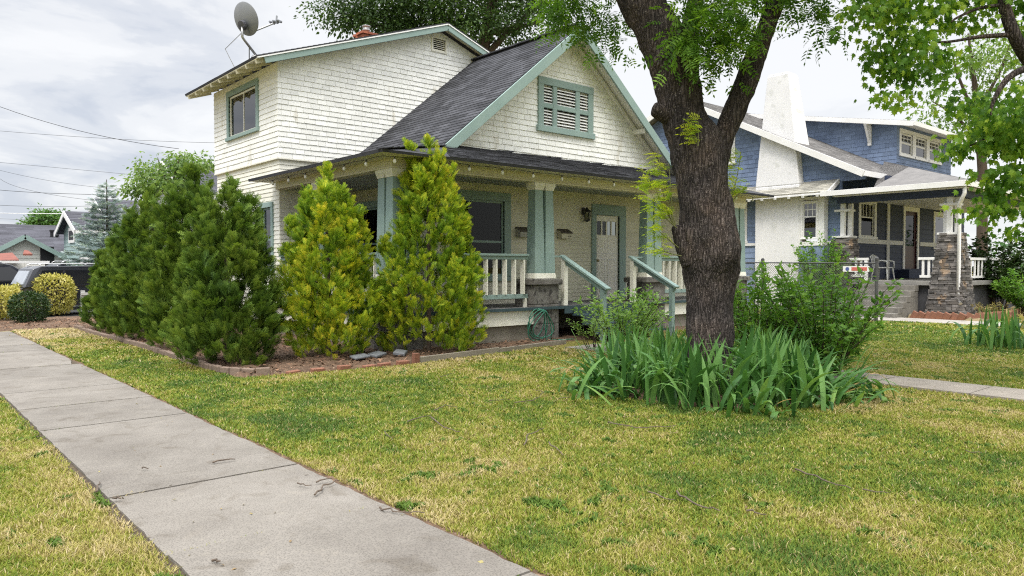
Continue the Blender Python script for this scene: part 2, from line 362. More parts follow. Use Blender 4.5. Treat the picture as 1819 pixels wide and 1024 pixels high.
# planting bed round the two street sides of the house
BEDF = [(3.92, 10.32), (5.0, 10.12), (6.5, 9.98), (8.5, 10.25), (10.55, 10.62)]
def bed_y(x):
    for (a, b), (c, d) in zip(BEDF[:-1], BEDF[1:]):
        if a <= x <= c: return b+(d-b)*(x-a)/(c-a)
    return 10.62
def bump_sheet(name, inside, x0, x1, y0, y1, st, mat, hz):
    xs = np.arange(x0, x1, st); ys = np.arange(y0, y1, st); gx, gy = np.meshgrid(xs, ys); P = np.stack([gx.ravel(), gy.ravel()], 1)
    z = .012+hz*vnoise(P, 4., 3)+hz*.5*vnoise(P, 14., 4); ins = inside(P[:, 0], P[:, 1]); z = np.where(ins, z, -.03); nx = len(xs)
    ii = np.arange(len(P)).reshape(len(ys), nx); Q = np.stack([ii[:-1, :-1], ii[:-1, 1:], ii[1:, 1:], ii[1:, :-1]], -1).reshape(-1, 4)
    keep = ins[Q].any(1); return tag(npmesh(name, np.column_stack([P, z]), Q[keep], mat, smooth=True), kind='structure')
by = np.vectorize(bed_y)
in_bed = lambda x, y: (x > 3.9) & (y > np.where(x < 10.55, by(x), 11.)) & (x < 17) & (y < 22)
bump_sheet('planting_bed', in_bed, 3.85, 17, 9.9, 22, .08, m_soil, .05)
in_far = lambda x, y: (x > -6) & (x < 7) & (y > 21.3+.12*x) & (y < 26)
bump_sheet('far_mulch_bed', in_far, -6, 7, 20.5, 26, .12, m_soil, .05)
st = MB(); st.add([(-60, 25.6, .006), (40, 25.6, .006), (40, 60, .006), (-60, 60, .006)], [(0, 1, 2, 3)])
tag(st.build('parking_lot', M('grey_asphalt', (.06, .06, .06), (.045, .045, .045), 3, .9, .3, 90)), kind='structure')
TREE = gnd(1262, 692)
rb = lambda x, y: ((x-TREE[0])**2+(y-TREE[1])**2 < 1.30**2)
bump_sheet('tree_ring_bed', rb, TREE[0]-1.9, TREE[0]+1.9, TREE[1]-1.9, TREE[1]+1.9, .07, m_soil, .04)
# mulch chips
n = 9000; x = RNG.uniform(3.95, 11, n); y = RNG.uniform(9.95, 21.5, n); k = in_bed(x-.05, y-.05) & ((x < 7.2) | (y < 11.6)); x, y = x[k], y[k]
x2 = RNG.uniform(-1, 6, 2500); y2 = RNG.uniform(21.6, 24.5, 2500); x = np.concatenate([x, x2]); y = np.concatenate([y, y2]); n = len(x)
a = RNG.uniform(0, 2*PI, n); tl = RNG.normal(0, .35, (n, 3)); tl[:, 2] = 1
Xa, Ya, Za = axes(np.stack([np.cos(a), np.sin(a), RNG.normal(0, .3, n)], 1), nrm(tl))
V, Fc = scatter([(-.3, -1, 0), (.3, -1, 0), (.35, 1, .1), (-.25, .9, 0)], [(0, 1, 2, 3)], np.stack([x, y, RNG.uniform(.05, .085, n)], 1), Xa, Ya, Za, RNG.uniform(.015, .045, n))
tag(npmesh('mulch_chips', V, Fc, m_mulch, rnd=np.repeat(RNG.random(n), 1)), kind='stuff')
# ---------------------------------------------------------------- shared building pieces
def window(pl, u0, u1, v0, v1, parent, mf, fw=.12, rail=None, munt=(0, 0), curtain=None, name='window', glass=None, sash_m=None, sill=True, mullions=(), base=None, sashw=.045):
    """frame on the wall face, sash, pane, cloth and the dim room behind, set in an opening u0..u1 x v0..v1"""
    f = MB()
    pl.box(f, u0-fw, u1+fw, v1, v1+fw, -.02, .045); pl.box(f, u0-fw, u0, v0, v1, -.02, .04); pl.box(f, u1, u1+fw, v0, v1, -.02, .04)
    pl.box(f, u0-fw-.03*sill, u1+fw+.03*sill, v0-fw*.6, v0, -.02, .07 if sill else .042)
    for m_ in mullions: pl.box(f, m_-.05, m_+.05, v0, v1, -.02, .038)
    w_ = f.build(name, mf, parent, bevel=.005)
    s = MB(); e = sashw
    for a, b, c, d in ((u0, u1, v0, v0+e), (u0, u1, v1-e, v1), (u0, u0+e, v0+e, v1-e), (u1-e, u1, v0+e, v1-e)): pl.box(s, a, b, c, d, -.05, -.012)
    if rail: pl.box(s, u0+e, u1-e, rail-e/2, rail+e/2, -.05, -.010)
    t0 = rail if rail else v0
    for i in range(munt[0]):
        u = u0+(u1-u0)*(i+1)/(munt[0]+1); pl.box(s, u-.012, u+.012, t0, v1-e, -.045, -.018)
    for i in range(munt[1]):
        v = t0+(v1-t0)*(i+1)/(munt[1]+1); pl.box(s, u0+e, u1-e, v-.012, v+.012, -.044, -.019)
    s.build('sash', sash_m or mf, w_)
    g = MB(); pl.box(g, u0+.01, u1-.01, v0+.01, v1-.01, -.036, -.030); g.build('pane', glass or m_glass, w_)
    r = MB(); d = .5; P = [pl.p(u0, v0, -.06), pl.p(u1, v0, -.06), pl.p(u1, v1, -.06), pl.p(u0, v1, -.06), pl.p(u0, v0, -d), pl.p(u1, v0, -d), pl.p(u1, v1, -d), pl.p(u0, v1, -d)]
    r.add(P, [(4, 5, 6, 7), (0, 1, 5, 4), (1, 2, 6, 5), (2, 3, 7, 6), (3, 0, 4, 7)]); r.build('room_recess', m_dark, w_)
    for (a, b, m_) in (curtain or []):
        c = MB(); k = 24; ua, ub = u0+(u1-u0)*a, u0+(u1-u0)*b
        F_ = [pl.p(ua+(ub-ua)*i/k, v0+.02, -.13+.025*math.sin(i*1.9)) for i in range(k+1)]; T_ = [pl.p(ua+(ub-ua)*i/k, v1-.02, -.13+.018*math.sin(i*1.9+.3)) for i in range(k+1)]
        F2 = [q-pl.n*.008 for q in F_]; T2 = [q-pl.n*.008 for q in T_]; n = k+1
        c.add(F_+T_+F2+T2, [[i, i+1, n+i+1, n+i] for i in range(k)]+[[2*n+i+1, 2*n+i, 3*n+i, 3*n+i+1] for i in range(k)]); c.build('curtain', m_, w_)
    return w_
def slab(mb, poly3, t):  # solid roof/soffit sheet below a 3D outline
    k = len(poly3); P = [np.array(p, float) for p in poly3]; n = np.cross(P[1]-P[0], P[2]-P[0]); n /= np.linalg.norm(n)
    mb.add([p for p in P]+[p-n*t for p in P], [list(range(k)), list(range(k, 2*k))[::-1]]+[[(i+1) % k, i, i+k, (i+1) % k+k] for i in range(k)]); return mb
def roof_plane(mb, poly3, u, course=.14, wr=(.25, .4), thick=.009, backing=.05, jit=.004, gap=.004):
    P = [np.array(p, float) for p in poly3]; n = np.cross(P[1]-P[0], P[2]-P[0]); n /= np.linalg.norm(n)
    u = np.array(u, float); u /= np.linalg.norm(u); v = np.cross(n, u); pl = Plane(P[0], u, v)
    lap(mb, pl, [pl.uv(p) for p in P], course, wr, thick, gap, (), jit, backing); return pl
# ================================================================ WHITE HOUSE
hw = thing('white_house', 'cream shingled bungalow with sage green trim, charcoal roof and wrap-around porch', 'house', (12.67, 13, 0))
XC, YF, YW, YG, YB = 12.67, 11.36, 12.95, 12.65, 16.30
BB = 3.31                                                # underside of porch beam
# --- main gable roof and porch roof
RZ, SL = 7.23, .8175; zr = lambda x: RZ-SL*abs(x-XC)
rm = MB()
roof_plane(rm, [(8.67, 16.6, 3.96), (8.67, 12.2, 3.96), (XC, 12.2, RZ), (XC, 16.6, RZ)], (0, -1, 0))
roof_plane(rm, [(16.67, 12.2, 3.96), (16.67, 16.6, 3.96), (XC, 16.6, RZ), (XC, 12.2, RZ)], (0, 1, 0))
for i in range(18): rm.box(XC-.12, XC+.12, 12.2+i*.25, 12.2+i*.25+.24, RZ-.01, RZ+.022+.004*random.random())
roof = rm.build('roof', m_roof, hw)
pr = MB(); E0, E1 = (6.47, 10.82, 3.52), (18.87, 10.82, 3.52)
roof_plane(pr, [E0, E1, (16.67, 12.2, 3.965), (16.4, YG+.02, 4.10), (8.94, YG+.02, 4.10), (8.67, 12.2, 3.965)], (1, 0, 0), thick=.014, jit=.012)
roof_plane(pr, [(6.47, 16.6, 3.52), E0, (8.67, 12.2, 3.965), (8.67, 16.6, 3.965)], (0, -1, 0))
roof_plane(pr, [E1, (18.87, 17, 3.52), (16.67, 17, 3.965), (16.67, 12.2, 3.965)], (0, 1, 0))
a, b = np.array(E0), np.array((8.67, 12.2, 3.965))
for i in range(11):
    p, q = a+(b-a)*i/11, a+(b-a)*(i+1.1)/11; pr.beam(p+(0, 0, .012), q+(0, 0, .024), .2, .016)
for i in range(7): pr.beam((10.4+i*.75, YG-.03, 4.095), (10.4+i*.75+random.uniform(.3, .9), YG-.03, 4.10+random.uniform(0, .03)), .10, .025)
proof = pr.build('porch_roof', m_roof, hw)
# rake boards, gable soffit
rk = MB()
for s in (-1, 1):
    x0 = XC+s*4.02; p0 = (x0, 12.17, zr(x0)-.145); p1 = (XC, 12.17, RZ-.145)
    rk.beam(p0, p1, .045, .21)
rk.box(XC-.10, XC+.10, 12.140, 12.194, RZ-.30, RZ-.02)
rk.build('rake_board', m_teal, hw, bevel=.006)
sf = MB()
for s in (-1, 1):
    for i in range(3):
        y0, y1 = 12.20+i*.15, 12.20+(i+1)*.15-.006
        P = [(XC+s*4.0, y0, zr(XC+4.0)-.075), (XC+s*4.0, y1, zr(XC+4.0)-.075), (XC, y1, RZ-.075), (XC, y0, RZ-.075)]
        slab(sf, P if s < 0 else P[::-1], .02)
    sf.beam((XC+s*3.9, YG-.06, zr(XC+3.9)-.17), (XC+s*.02, YG-.06, RZ-.17), .10, .06)
sf.build('gable_soffit', m_cream, hw)
pu = MB()
for s, x in ((1, XC+2.42), (-1, XC-2.42)): pu.box(x-.05, x+.05, 12.24, YG, zr(x)-.27, zr(x)-.15)
pu.build('purlin_end', m_cream, hw, bevel=.004)
# --- gable wall with louvred vent
pg = Plane((0, YG, 0), (1, 0, 0)); gh = (11.85, 13.35, 4.83, 5.78)
mb = MB(); zb_ = 3.9; dx = (RZ-.10-zb_)/SL
lap(mb, pg, [(XC-dx, zb_), (XC+dx, zb_), (XC, RZ-.10)], .125, (.19, .31), .014, .009, [gh], .006)
mb.build('gable_wall', m_shing, hw)
gv = MB(); u0, u1, v0, v1 = gh
pg.box(gv, u0-.17, u1+.17, v1, v1+.17, -.02, .05); pg.box(gv, u0-.17, u0, v0, v1, -.02, .045); pg.box(gv, u1, u1+.17, v0, v1, -.02, .045)
pg.box(gv, u0-.21, u1+.21, v0-.14, v0, -.02, .075)
wd = u1-u0
for a in (.245, .755): pg.box(gv, u0+wd*a-.065, u0+wd*a+.065, v0, v1, -.02, .04)
vm = (v0+v1)/2
for a, b in ((u0, u0+wd*.245-.065), (u0+wd*.245+.065, u0+wd*.755-.065), (u0+wd*.755+.065, u1)): pg.box(gv, a, b, vm-.055, vm+.055, -.02, .038)
vent = gv.build('gable_vent', m_teal, hw, bevel=.006)
bk = MB(); pg.box(bk, u0, u1, v0, v1, -.4, -.3); bk.build('attic_recess', m_dark, vent)
for lo, hi in ((v0, vm-.055), (vm+.055, v1)):
    for i in range(6):
        c = lo+(hi-lo)*(i+.5)/6; s = MB(); P = [pg.p(u0, c-.042, .012), pg.p(u1, c-.042, .012), pg.p(u1, c-.026, .012), pg.p(u0, c-.026, .012), pg.p(u0, c+.014, -.075), pg.p(u1, c+.014, -.075), pg.p(u1, c+.03, -.075), pg.p(u0, c+.03, -.075)]
        s.hexa(P); s.build('slat', m_white, vent)
# --- upper storey box
pf = Plane((0, YB, 0), (1, 0, 0)); bz = lambda x: 7.88-.35*abs(x-11.56)
vh = (11.30, 11.70, 7.28, 7.58)
mb = MB(); lap(mb, pf, [(7.05, 4.04), (13.0, 4.04), (13.0, bz(13.0)-.1), (11.56, 7.78), (7.05, bz(7.05)-.1)], .122, (.17, .30), .014, .009, [vh], .005)
bx = mb.build('upper_front_wall', m_shing, hw)
ps = Plane((7.05, 20.4, 0), (0, -1, 0)); wh = (1.13, 2.90, 4.87, 5.90)
mb = MB(); lap(mb, ps, [(0, 4.04), (4.1, 4.04), (4.1, 6.2), (0, 6.2)], .122, (.3, .7), .014, .009, [wh], .004); mb.build('upper_side_wall', m_shing, hw)
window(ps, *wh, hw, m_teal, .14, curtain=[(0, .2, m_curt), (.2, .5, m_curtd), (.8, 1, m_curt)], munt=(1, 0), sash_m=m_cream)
lv = MB(); u0, u1, v0, v1 = vh
for a, b, c, d in ((u0-.05, u1+.05, v1, v1+.05), (u0-.05, u1+.05, v0-.05, v0), (u0-.05, u0, v0, v1), (u1, u1+.05, v0, v1)): pf.box(lv, a, b, c, d, -.02, .035)
lvv = lv.build('attic_vent', m_cream, hw); s = MB()
for i in range(6): c = v0+(v1-v0)*(i+.5)/6; s.hexa([pf.p(u0, c-.022, .01), pf.p(u1, c-.022, .01), pf.p(u1, c-.01, .01), pf.p(u0, c-.01, .01), pf.p(u0, c+.01, -.05), pf.p(u1, c+.01, -.05), pf.p(u1, c+.022, -.05), pf.p(u0, c+.022, -.05)])
s.build('slat', m_cream, lvv); s = MB(); pf.box(s, u0, u1, v0, v1, -.3, -.2); s.build('attic_recess', m_dark, lvv)
# clapboard body below the box
mb = MB(); p2 = Plane((0, YB+.06, 0), (1, 0, 0)); wb = (7.75, 8.55, 1.5, 2.85)
lap(mb, p2, [(7.10, 0), (9.6, 0), (9.6, 4.03), (7.10, 4.03)], .10, (1.5, 3.), .014, .004, [wb], 0); mb.build('porch_end_wall', m_cream, hw)
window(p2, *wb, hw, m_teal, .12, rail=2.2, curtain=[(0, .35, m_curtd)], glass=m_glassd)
p3 = Plane((7.10, 20.35, 0), (0, -1, 0)); wl = (3.0, 3.55, 1.5, 2.95)
mb = MB(); lap(mb, p3, [(0, 0), (3.99, 0), (3.99, 4.03), (0, 4.03)], .10, (1.5, 3.), .014, .004, [wl], 0); mb.build('side_body_wall', m_cream, hw)
window(p3, *wl, hw, m_teal, .12, rail=2.2, curtain=[(0, .5, m_curt)])
br = MB(); br.box(7.03, 9.5, YB-.015, YB+.05, 4.015, 4.045); br.box(7.03, 7.095, YB+.05, 20.4, 4.015, 4.045); br.build('drip_board', m_cream, hw)
# box roof, rake and eave
rb_ = MB(); Y0, Y1 = 15.95, 20.85; XR, RT = 11.56, 7.95
rz2 = lambda x: RT-.35*abs(x-XR)
roof_plane(rb_, [(6.44, Y1, rz2(6.44)), (6.44, Y0, rz2(6.44)), (XR, Y0, RT), (XR, Y1, RT)], (0, -1, 0), backing=.04)
roof_plane(rb_, [(13.25, Y0, rz2(13.25)), (13.25, Y1, rz2(13.25)), (XR, Y1, RT), (XR, Y0, RT)], (0, 1, 0), backing=.04)
broof = rb_.build('upper_roof', m_roof, hw)
rk = MB(); rk.beam((6.62, Y0+.03, rz2(6.62)-.125), (XR, Y0+.03, RT-.125), .04, .15); rk.beam((13.25, Y0+.03, rz2(13.25)-.125), (XR, Y0+.03, RT-.125), .04, .15); rk.build('rake_board', m_teal, hw, bevel=.005)
rk = MB(); rk.beam((6.45, Y0+.018, rz2(6.45)-.045), (XR, Y0+.018, RT-.045), .05, .028); rk.beam((13.25, Y0+.018, rz2(13.25)-.045), (XR, Y0+.018, RT-.045), .05, .028); rk.build('drip_edge', m_white, hw)
sf = MB()
for i in range(5):
    xa, xb = 6.46+i*.125, 6.46+(i+1)*.125-.006
    slab(sf, [(xa, Y1, rz2(xa)-.05), (xa, Y0+.06, rz2(xa)-.05), (xb, Y0+.06, rz2(xb)-.05), (xb, Y1, rz2(xb)-.05)], .02)
for i in range(2):
    y0 = Y0+.06+i*.145; slab(sf, [(7.09, y0+.14, rz2(7.09)-.05), (7.09, y0, rz2(7.09)-.05), (XR, y0, RT-.05), (XR, y0+.14, RT-.05)], .02); slab(sf, [(13.2, y0, rz2(13.2)-.05), (13.2, y0+.14, rz2(13.2)-.05), (XR, y0+.14, RT-.05), (XR, y0, RT-.05)], .02)
sf.build('eave_soffit', m_soffit, hw)
for i in range(9):
    y = Y0+.16+i*.57; t = MB(); t.beam((6.47, y, rz2(6.47)-.115), (7.06, y, rz2(7.06)-.115), .05, .085); t.build('rafter_tail', m_soffit, hw)
# chimney on the box roof
cx, cy = 10.30, 18.0; zc = rz2(cx)
mb = MB(); pz = zc-.25; k = 0
while pz < zc+.34:
    w_ = .46+(.08 if pz > zc+.24 else 0); n = 3
    for s in range(4):
        for i in range(n):
            a0, a1 = -w_/2+w_*i/n+.004, -w_/2+w_*(i+1)/n-.004; o = (k % 2)*.05; a0 += o if i else 0; a1 = min(a1+o, w_/2)
            if s == 0: mb.box(cx+a0, cx+a1, cy-w_/2, cy-w_/2+.1, pz, pz+.058)
            if s == 1: mb.box(cx+a0, cx+a1, cy+w_/2-.1, cy+w_/2, pz, pz+.058)
            if s == 2: mb.box(cx-w_/2+.001, cx-w_/2+.1, cy-w_/2+.101+(i*.085), cy-w_/2+.18+i*.085, pz, pz+.058)
            if s == 3: mb.box(cx+w_/2-.1, cx+w_/2-.001, cy-w_/2+.101+(i*.085), cy-w_/2+.18+i*.085, pz, pz+.058)
    pz += .068; k += 1
mb.box(cx-.215, cx+.215, cy-.215, cy+.215, zc-.3, zc+.36, .3)
ch = mb.build('chimney', m_brick, roof)
mb = MB().lathe((cx, cy, zc+.35), [(0, 0), (.09, 0), (.09, .1), (.105, .1), (.105, .13), (.09, .13), (.09, .2), (.12, .21), (.12, .23), (0, .25)], 14); mb.build('flue_pipe', m_galv, roof, smooth=True)
# --- porch: beam, soffit, ceiling, floor, skirt, foundation
mb = MB()
mb.box(7.0, 18.34, YF, YF+.22, BB, 3.49); mb.box(7.0, 7.2, YF+.22, YB+.05, BB, 3.488); mb.box(18.14, 18.34, YF+.22, 17, BB, 3.488)
mb.box(6.985, 18.355, YF-.02, YF+.0, BB-.0, BB+.03); mb.box(6.98, 7.0, YF+.0, YB, BB, BB+.03)
mb.build('porch_beam', m_soffit, hw, bevel=.004)
mb = MB()
for i in range(4):
    y0 = 10.84+i*.128; mb.box(6.5+i*.128, 18.84-i*.128, y0, y0+.124, 3.475, 3.494)
    x0 = 6.5+i*.128; mb.box(x0, x0+.124, 10.84+(i+1)*.128, 16.55, 3.4755, 3.4945); mb.box(18.84-(i+1)*.128, 18.84-(i+1)*.128+.124, 10.84+(i+1)*.128, 17, 3.4755, 3.4945)
mb.build('porch_soffit', m_soffit, hw)
mb = MB()
for i in range(9): mb.box(7.2, 18.14, 11.58+i*.152, 11.58+i*.152+.147, 3.40, 3.42)
for i in range(23): mb.box(7.2, 9.05, 12.95+i*.15, 12.95+i*.15+.145, 3.4, 3.42)
mb.build('porch_ceiling', m_pceil, hw)
m_pfloor = M('worn_porch_board', (.16, .155, .15), (.09, .09, .09), 3, .8, .2, 60, rnd=.12)
mb = MB()
for i in range(14): mb.box(6.93, 18.4, 11.28+i*.12, 11.28+i*.12+.114, .68, .72)
for i in range(29): mb.box(6.93, 9.02, 12.96+i*.118, 12.96+i*.118+.112, .68, .72)
mb.build('porch_floor', m_pfloor, hw)
for x0, x1, y0, y1 in ((7.6, 10.38, 11.33, 11.36), (14.7, 17.7, 11.33, 11.36), (6.97, 7.0, 11.95, 16.35)):
    mb = MB(); mb.box(x0, x1, y0, y1, .37, .675); mb.build('porch_skirt', m_cream, hw, bevel=.004)
mb = MB(); mb.box(7.03, 11.1, 11.42, 11.6, -.1, .67); mb.box(14.0, 18.3, 11.42, 11.6, -.1, .67); mb.box(7.03, 7.25, 11.6, 16.3, -.1, .67); mb.box(9.1, 18.2, YW+.05, 20, -.1, .675); mb.build('foundation', m_found, hw)
mb = MB(); mb.box(6.9, 11.2, 11.26, 11.281, .665, .725); mb.box(13.85, 18.42, 11.26, 11.281, .665, .725); mb.box(11.2, 13.85, 11.255, 11.281, .56, .725); mb.box(6.905, 6.929, 11.281, 16.35, .665, .725); mb.build('floor_edge', m_teald, hw)
m_pwall = M('cream_in_porch_shade', (.66, .635, .52), (.58, .555, .44), 1.2, .55, .1, 80, rnd=.05)  # cream house paint, its colour darkened to imitate the porch shade
# --- inner walls
pw = Plane((0, YW, 0), (1, 0, 0)); wf = (9.62, 10.92, 1.35, 3.04); dr = (13.97, 14.86, .72, 2.88)
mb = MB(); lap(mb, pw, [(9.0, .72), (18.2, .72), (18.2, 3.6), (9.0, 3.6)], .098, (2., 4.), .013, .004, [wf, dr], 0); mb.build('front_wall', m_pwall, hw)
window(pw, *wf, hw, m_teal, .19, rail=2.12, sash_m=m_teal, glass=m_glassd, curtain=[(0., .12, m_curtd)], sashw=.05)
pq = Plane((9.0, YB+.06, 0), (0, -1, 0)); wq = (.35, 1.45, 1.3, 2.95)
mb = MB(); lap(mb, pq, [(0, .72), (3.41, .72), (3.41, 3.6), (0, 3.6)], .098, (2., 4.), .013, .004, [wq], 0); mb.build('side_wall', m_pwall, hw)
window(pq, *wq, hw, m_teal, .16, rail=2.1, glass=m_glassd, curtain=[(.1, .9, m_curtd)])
# door
u0, u1, v0, v1 = dr; d = MB(); pw.box(d, u0, u1, v0, v1-.50, -.055, -.02); pw.box(d, u0, u1, v1-.15, v1, -.055, -.02)
k = 4; a0, a1 = u0+.08, u1-.08; st_ = (a1-a0)/k
pw.box(d, u0, a0, v1-.5, v1-.15, -.055, -.02); pw.box(d, a1, u1, v1-.5, v1-.15, -.055, -.02)
for i in range(1, k): pw.box(d, a0+st_*i-.022, a0+st_*i+.022, v1-.5, v1-.15, -.055, -.02)
door = d.build('door', M('off_white_door', (.80, .77, .69), (.74, .71, .63), 2, .5, rnd=.01), hw, bevel=.004)
s = MB(); pw.box(s, u0, u1, v0+1.18, v0+1.2, -.019, -.012)
for a, b in ((u0+.1, (u0+u1)/2-.05), ((u0+u1)/2+.05, u1-.1)):
    for c, e in ((v0+.15, v0+1.05), (v0+1.3, v0+1.58)):
        pw.box(s, a, b, c, c+.02, -.02, -.012); pw.box(s, a, b, e-.02, e, -.02, -.012); pw.box(s, a, a+.02, c+.02, e-.02, -.02, -.012); pw.box(s, b-.02, b, c+.02, e-.02, -.02, -.012)
s.build('panel_moulding', m_white, door)
s = MB(); pw.box(s, a0, a1, v1-.5, v1-.15, -.042, -.036); s.build('pane', m_glassd, door)
s = MB(); pw.box(s, a0-.03, a1+.03, v1-.52, v1-.12, -.4, -.35); s.build('hall_recess', m_dark, door)
s = MB(); s.lathe(pw.p(u0+.07, v0+1.0, -.02), [(0, .065), (.03, .06), (.034, .04), (.014, .02), (.03, .005), (.03, 0)], 12, (0, -1, 0)); s.build('door_knob', M('brass', (.35, .26, .12), rough=.35, metal=.9), door, smooth=True)
s = MB(); pw.box(s, u0-.16, u0, v0, v1, -.06, .045); pw.box(s, u1, u1+.24, v0, v1, -.06, .045); pw.box(s, u0-.16, u1+.24, v1, v1+.27, -.06, .048); pw.box(s, u0, u1, v0-.0, v0+.03, -.05, .05); s.build('door_frame', m_teal, door, bevel=.005)
# --- piers, columns
def column(cx, cy):
    c = MB(); c.frustum(cx, cy, 1.42, 3.16, .28, .28, .215, .215); o = c.build('column', m_teal, hw, bevel=.006)
    b = MB(); b.frustum(cx, cy, 1.31, 1.42, .315, .315, .29, .29); b.build('base', m_cream, o, bevel=.006)
    t = MB(); t.frustum(cx, cy, 3.16, 3.2, .235, .235, .25, .25); t.frustum(cx, cy, 3.2, 3.25, .25, .25, .285, .285); t.frustum(cx, cy, 3.25, 3.31, .287, .287, .287, .287); t.build('capital', m_cream, o, bevel=.003)
def pier(x0, x1, y0, y1):
    c = MB(); k = 3
    for i in range(k):
        z0, z1 = -.05+i*1.23/k, -.05+(i+1)*1.23/k; c.box(x0, x1, y0, y1, z0+.006, z1-.006)
    c.box(x0+.012, x1-.012, y0+.012, y1-.012, -.06, 1.18)
    o = c.build('pier', m_conc, hw, bevel=.012); t = MB(); t.box(x0-.06, x1+.06, y0-.06, y1+.06, 1.181, 1.305); t.build('cap', m_conc, o, bevel=.015)
for xs in ((10.57, 10.87), (14.2, 14.5)):
    pier(xs[0]-.21, xs[1]+.21, 11.32, 11.92)
    for x in xs: column(x, 11.50)
pier(6.97, 7.62, 11.32, 11.97); pier(17.72, 18.37, 11.32, 11.97)
for x, y in ((7.14, 11.5), (7.14, 11.79), (7.43, 11.5), (18.2, 11.5), (18.2, 11.79), (17.91, 11.5)): column(x, y)
pier(6.97, 7.4, 14.2, 14.6); column(7.14, 14.4)
# --- railings
def railing(p0, p1, name='railing'):
    p0 = np.array(p0, float); p1 = np.array(p1, float); Ln = np.linalg.norm(p1-p0); d = (p1-p0)/Ln; a = np.array([-d[1], d[0], 0])
    t = MB(); t.beam(p0+(0, 0, 1.80), p1+(0, 0, 1.80), .15, .045); t.beam(p0+(0, 0, 1.74), p1+(0, 0, 1.74), .07, .07)
    o = t.build(name, m_teal, hw, bevel=.005); t = MB(); t.beam(p0+(0, 0, .95), p1+(0, 0, .95), .07, .09); t.build('bottom_rail', m_teal, o, bevel=.005)
    n = int(Ln/.245)
    for i in range(n):
        c = p0+d*(Ln*(i+.5)/n); b = MB(); b.beam(c+(0, 0, .996), c+(0, 0, 1.704), .034, .115, up=a); b.build('baluster', m_cream, o)
    for c in (p0+d*.06, p1-d*.06):
        b = MB(); b.beam(c+(0, 0, .72), c+(0, 0, .904), .05, .08, up=a); b.build('foot_block', m_cream, o)
railing((7.64, 11.52, 0), (10.35, 11.52, 0)); railing((14.72, 11.52, 0), (17.7, 11.52, 0)); railing((7.12, 14.18, 0), (7.12, 11.99, 0)); railing((7.12, 16.3, 0), (7.12, 14.62, 0))
# --- steps and handrails
for i, z in enumerate((.54, .36, .18)):
    s = MB(); y1 = 11.25-i*.29; s.box(11.42, 13.52, y1-.31, y1, z-.04, z); o = s.build('step', m_teald, hw, bevel=.006)
    r = MB(); r.box(11.45, 13.49, y1-.02, y1-.003, z-.001, z+.14); r.build('riser', m_teald, o)
for x in (11.34, 13.62):
    t = MB(); t.beam((x, 11.5, 1.80), (x, 10.14, 1.10), .15, .045); t.beam((x, 11.46, 1.70), (x, 10.2, 1.05), .05, .09); o = t.build('handrail', m_teal, hw, bevel=.004)
    t = MB(); t.box(x-.055, x+.055, 11.36, 11.47, .724, 1.71); t.build('upper_post', m_cream, o, bevel=.005)
    t = MB(); t.box(x-.05, x+.05, 10.24, 10.34, -.05, 1.09); t.build('lower_post', m_teal, o, bevel=.005)
t = MB(); t.box(11.03, 11.34, 11.44, 11.56, 1.76, 1.80); t.box(13.62, 14.0, 11.44, 11.56, 1.76, 1.80); t.build('short_rail', m_teal, hw, bevel=.004)
# --- things fixed to the house
sl_ = thing('string_lights', 'string of small white bulbs hung under the porch eave of the cream house', 'lights', (6.62, 10.95, 3.45))
pts = [(x, 10.95, 3.455-.02*abs(math.sin(x*3.9))) for x in np.arange(18.4, 6.6, -.2)]+[(6.62, y, 3.455-.02*abs(math.sin(y*3.9))) for y in np.arange(11., 16.4, .2)]
MB().tube(pts, .005, 5).build('cable', m_black, sl_)
for p in pts[2::4]:
    o = MB().lathe((p[0], p[1], p[2]-.005), [(0, -.0), (.014, 0), (.014, -.035), (0, -.036)], 8).build('socket', m_black, sl_)
    MB().ball((p[0], p[1], p[2]-.075), .03, .03, .042, 10, 7).build('bulb', m_bulb, sl_, smooth=True)
ln = thing('wall_lantern', 'black caged lantern on the wall left of the front door', 'lamp', (13.5, YW-.02, 2.8))
mb = MB(); c = (13.5, YW-.14, 2.83); pw.box(mb, 13.45, 13.55, 2.86, 3.04, .012, .035); mb.beam((13.5, YW-.03, 3.0), (13.5, YW-.16, 3.0), .02, .02); mb.build('bracket', m_black, ln)
mb = MB().lathe((13.5, YW-.15, 2.97), [(.0, .07), (.02, .06), (.03, .03), (.11, -.02), (.12, -.05), (0, -.05)], 8); mb.build('hood', m_black, ln)
mb = MB()
for k in range(6):
    a = k*PI/3; mb.beam((13.5+.095*math.cos(a), YW-.15+.095*math.sin(a), 2.92), (13.5+.07*math.cos(a), YW-.15+.07*math.sin(a), 2.73), .012, .012)
mb.lathe((13.5, YW-.15, 2.73), [(0, 0), (.08, 0), (.08, -.02), (.03, -.05), (0, -.06)], 8); mb.build('cage', m_black, ln)
MB().lathe((13.5, YW-.15, 2.73), [(.05, 0), (.075, .18)], 8).build('lantern_glass', GLASS('lantern_glass', (.6, .6, .55)), ln)
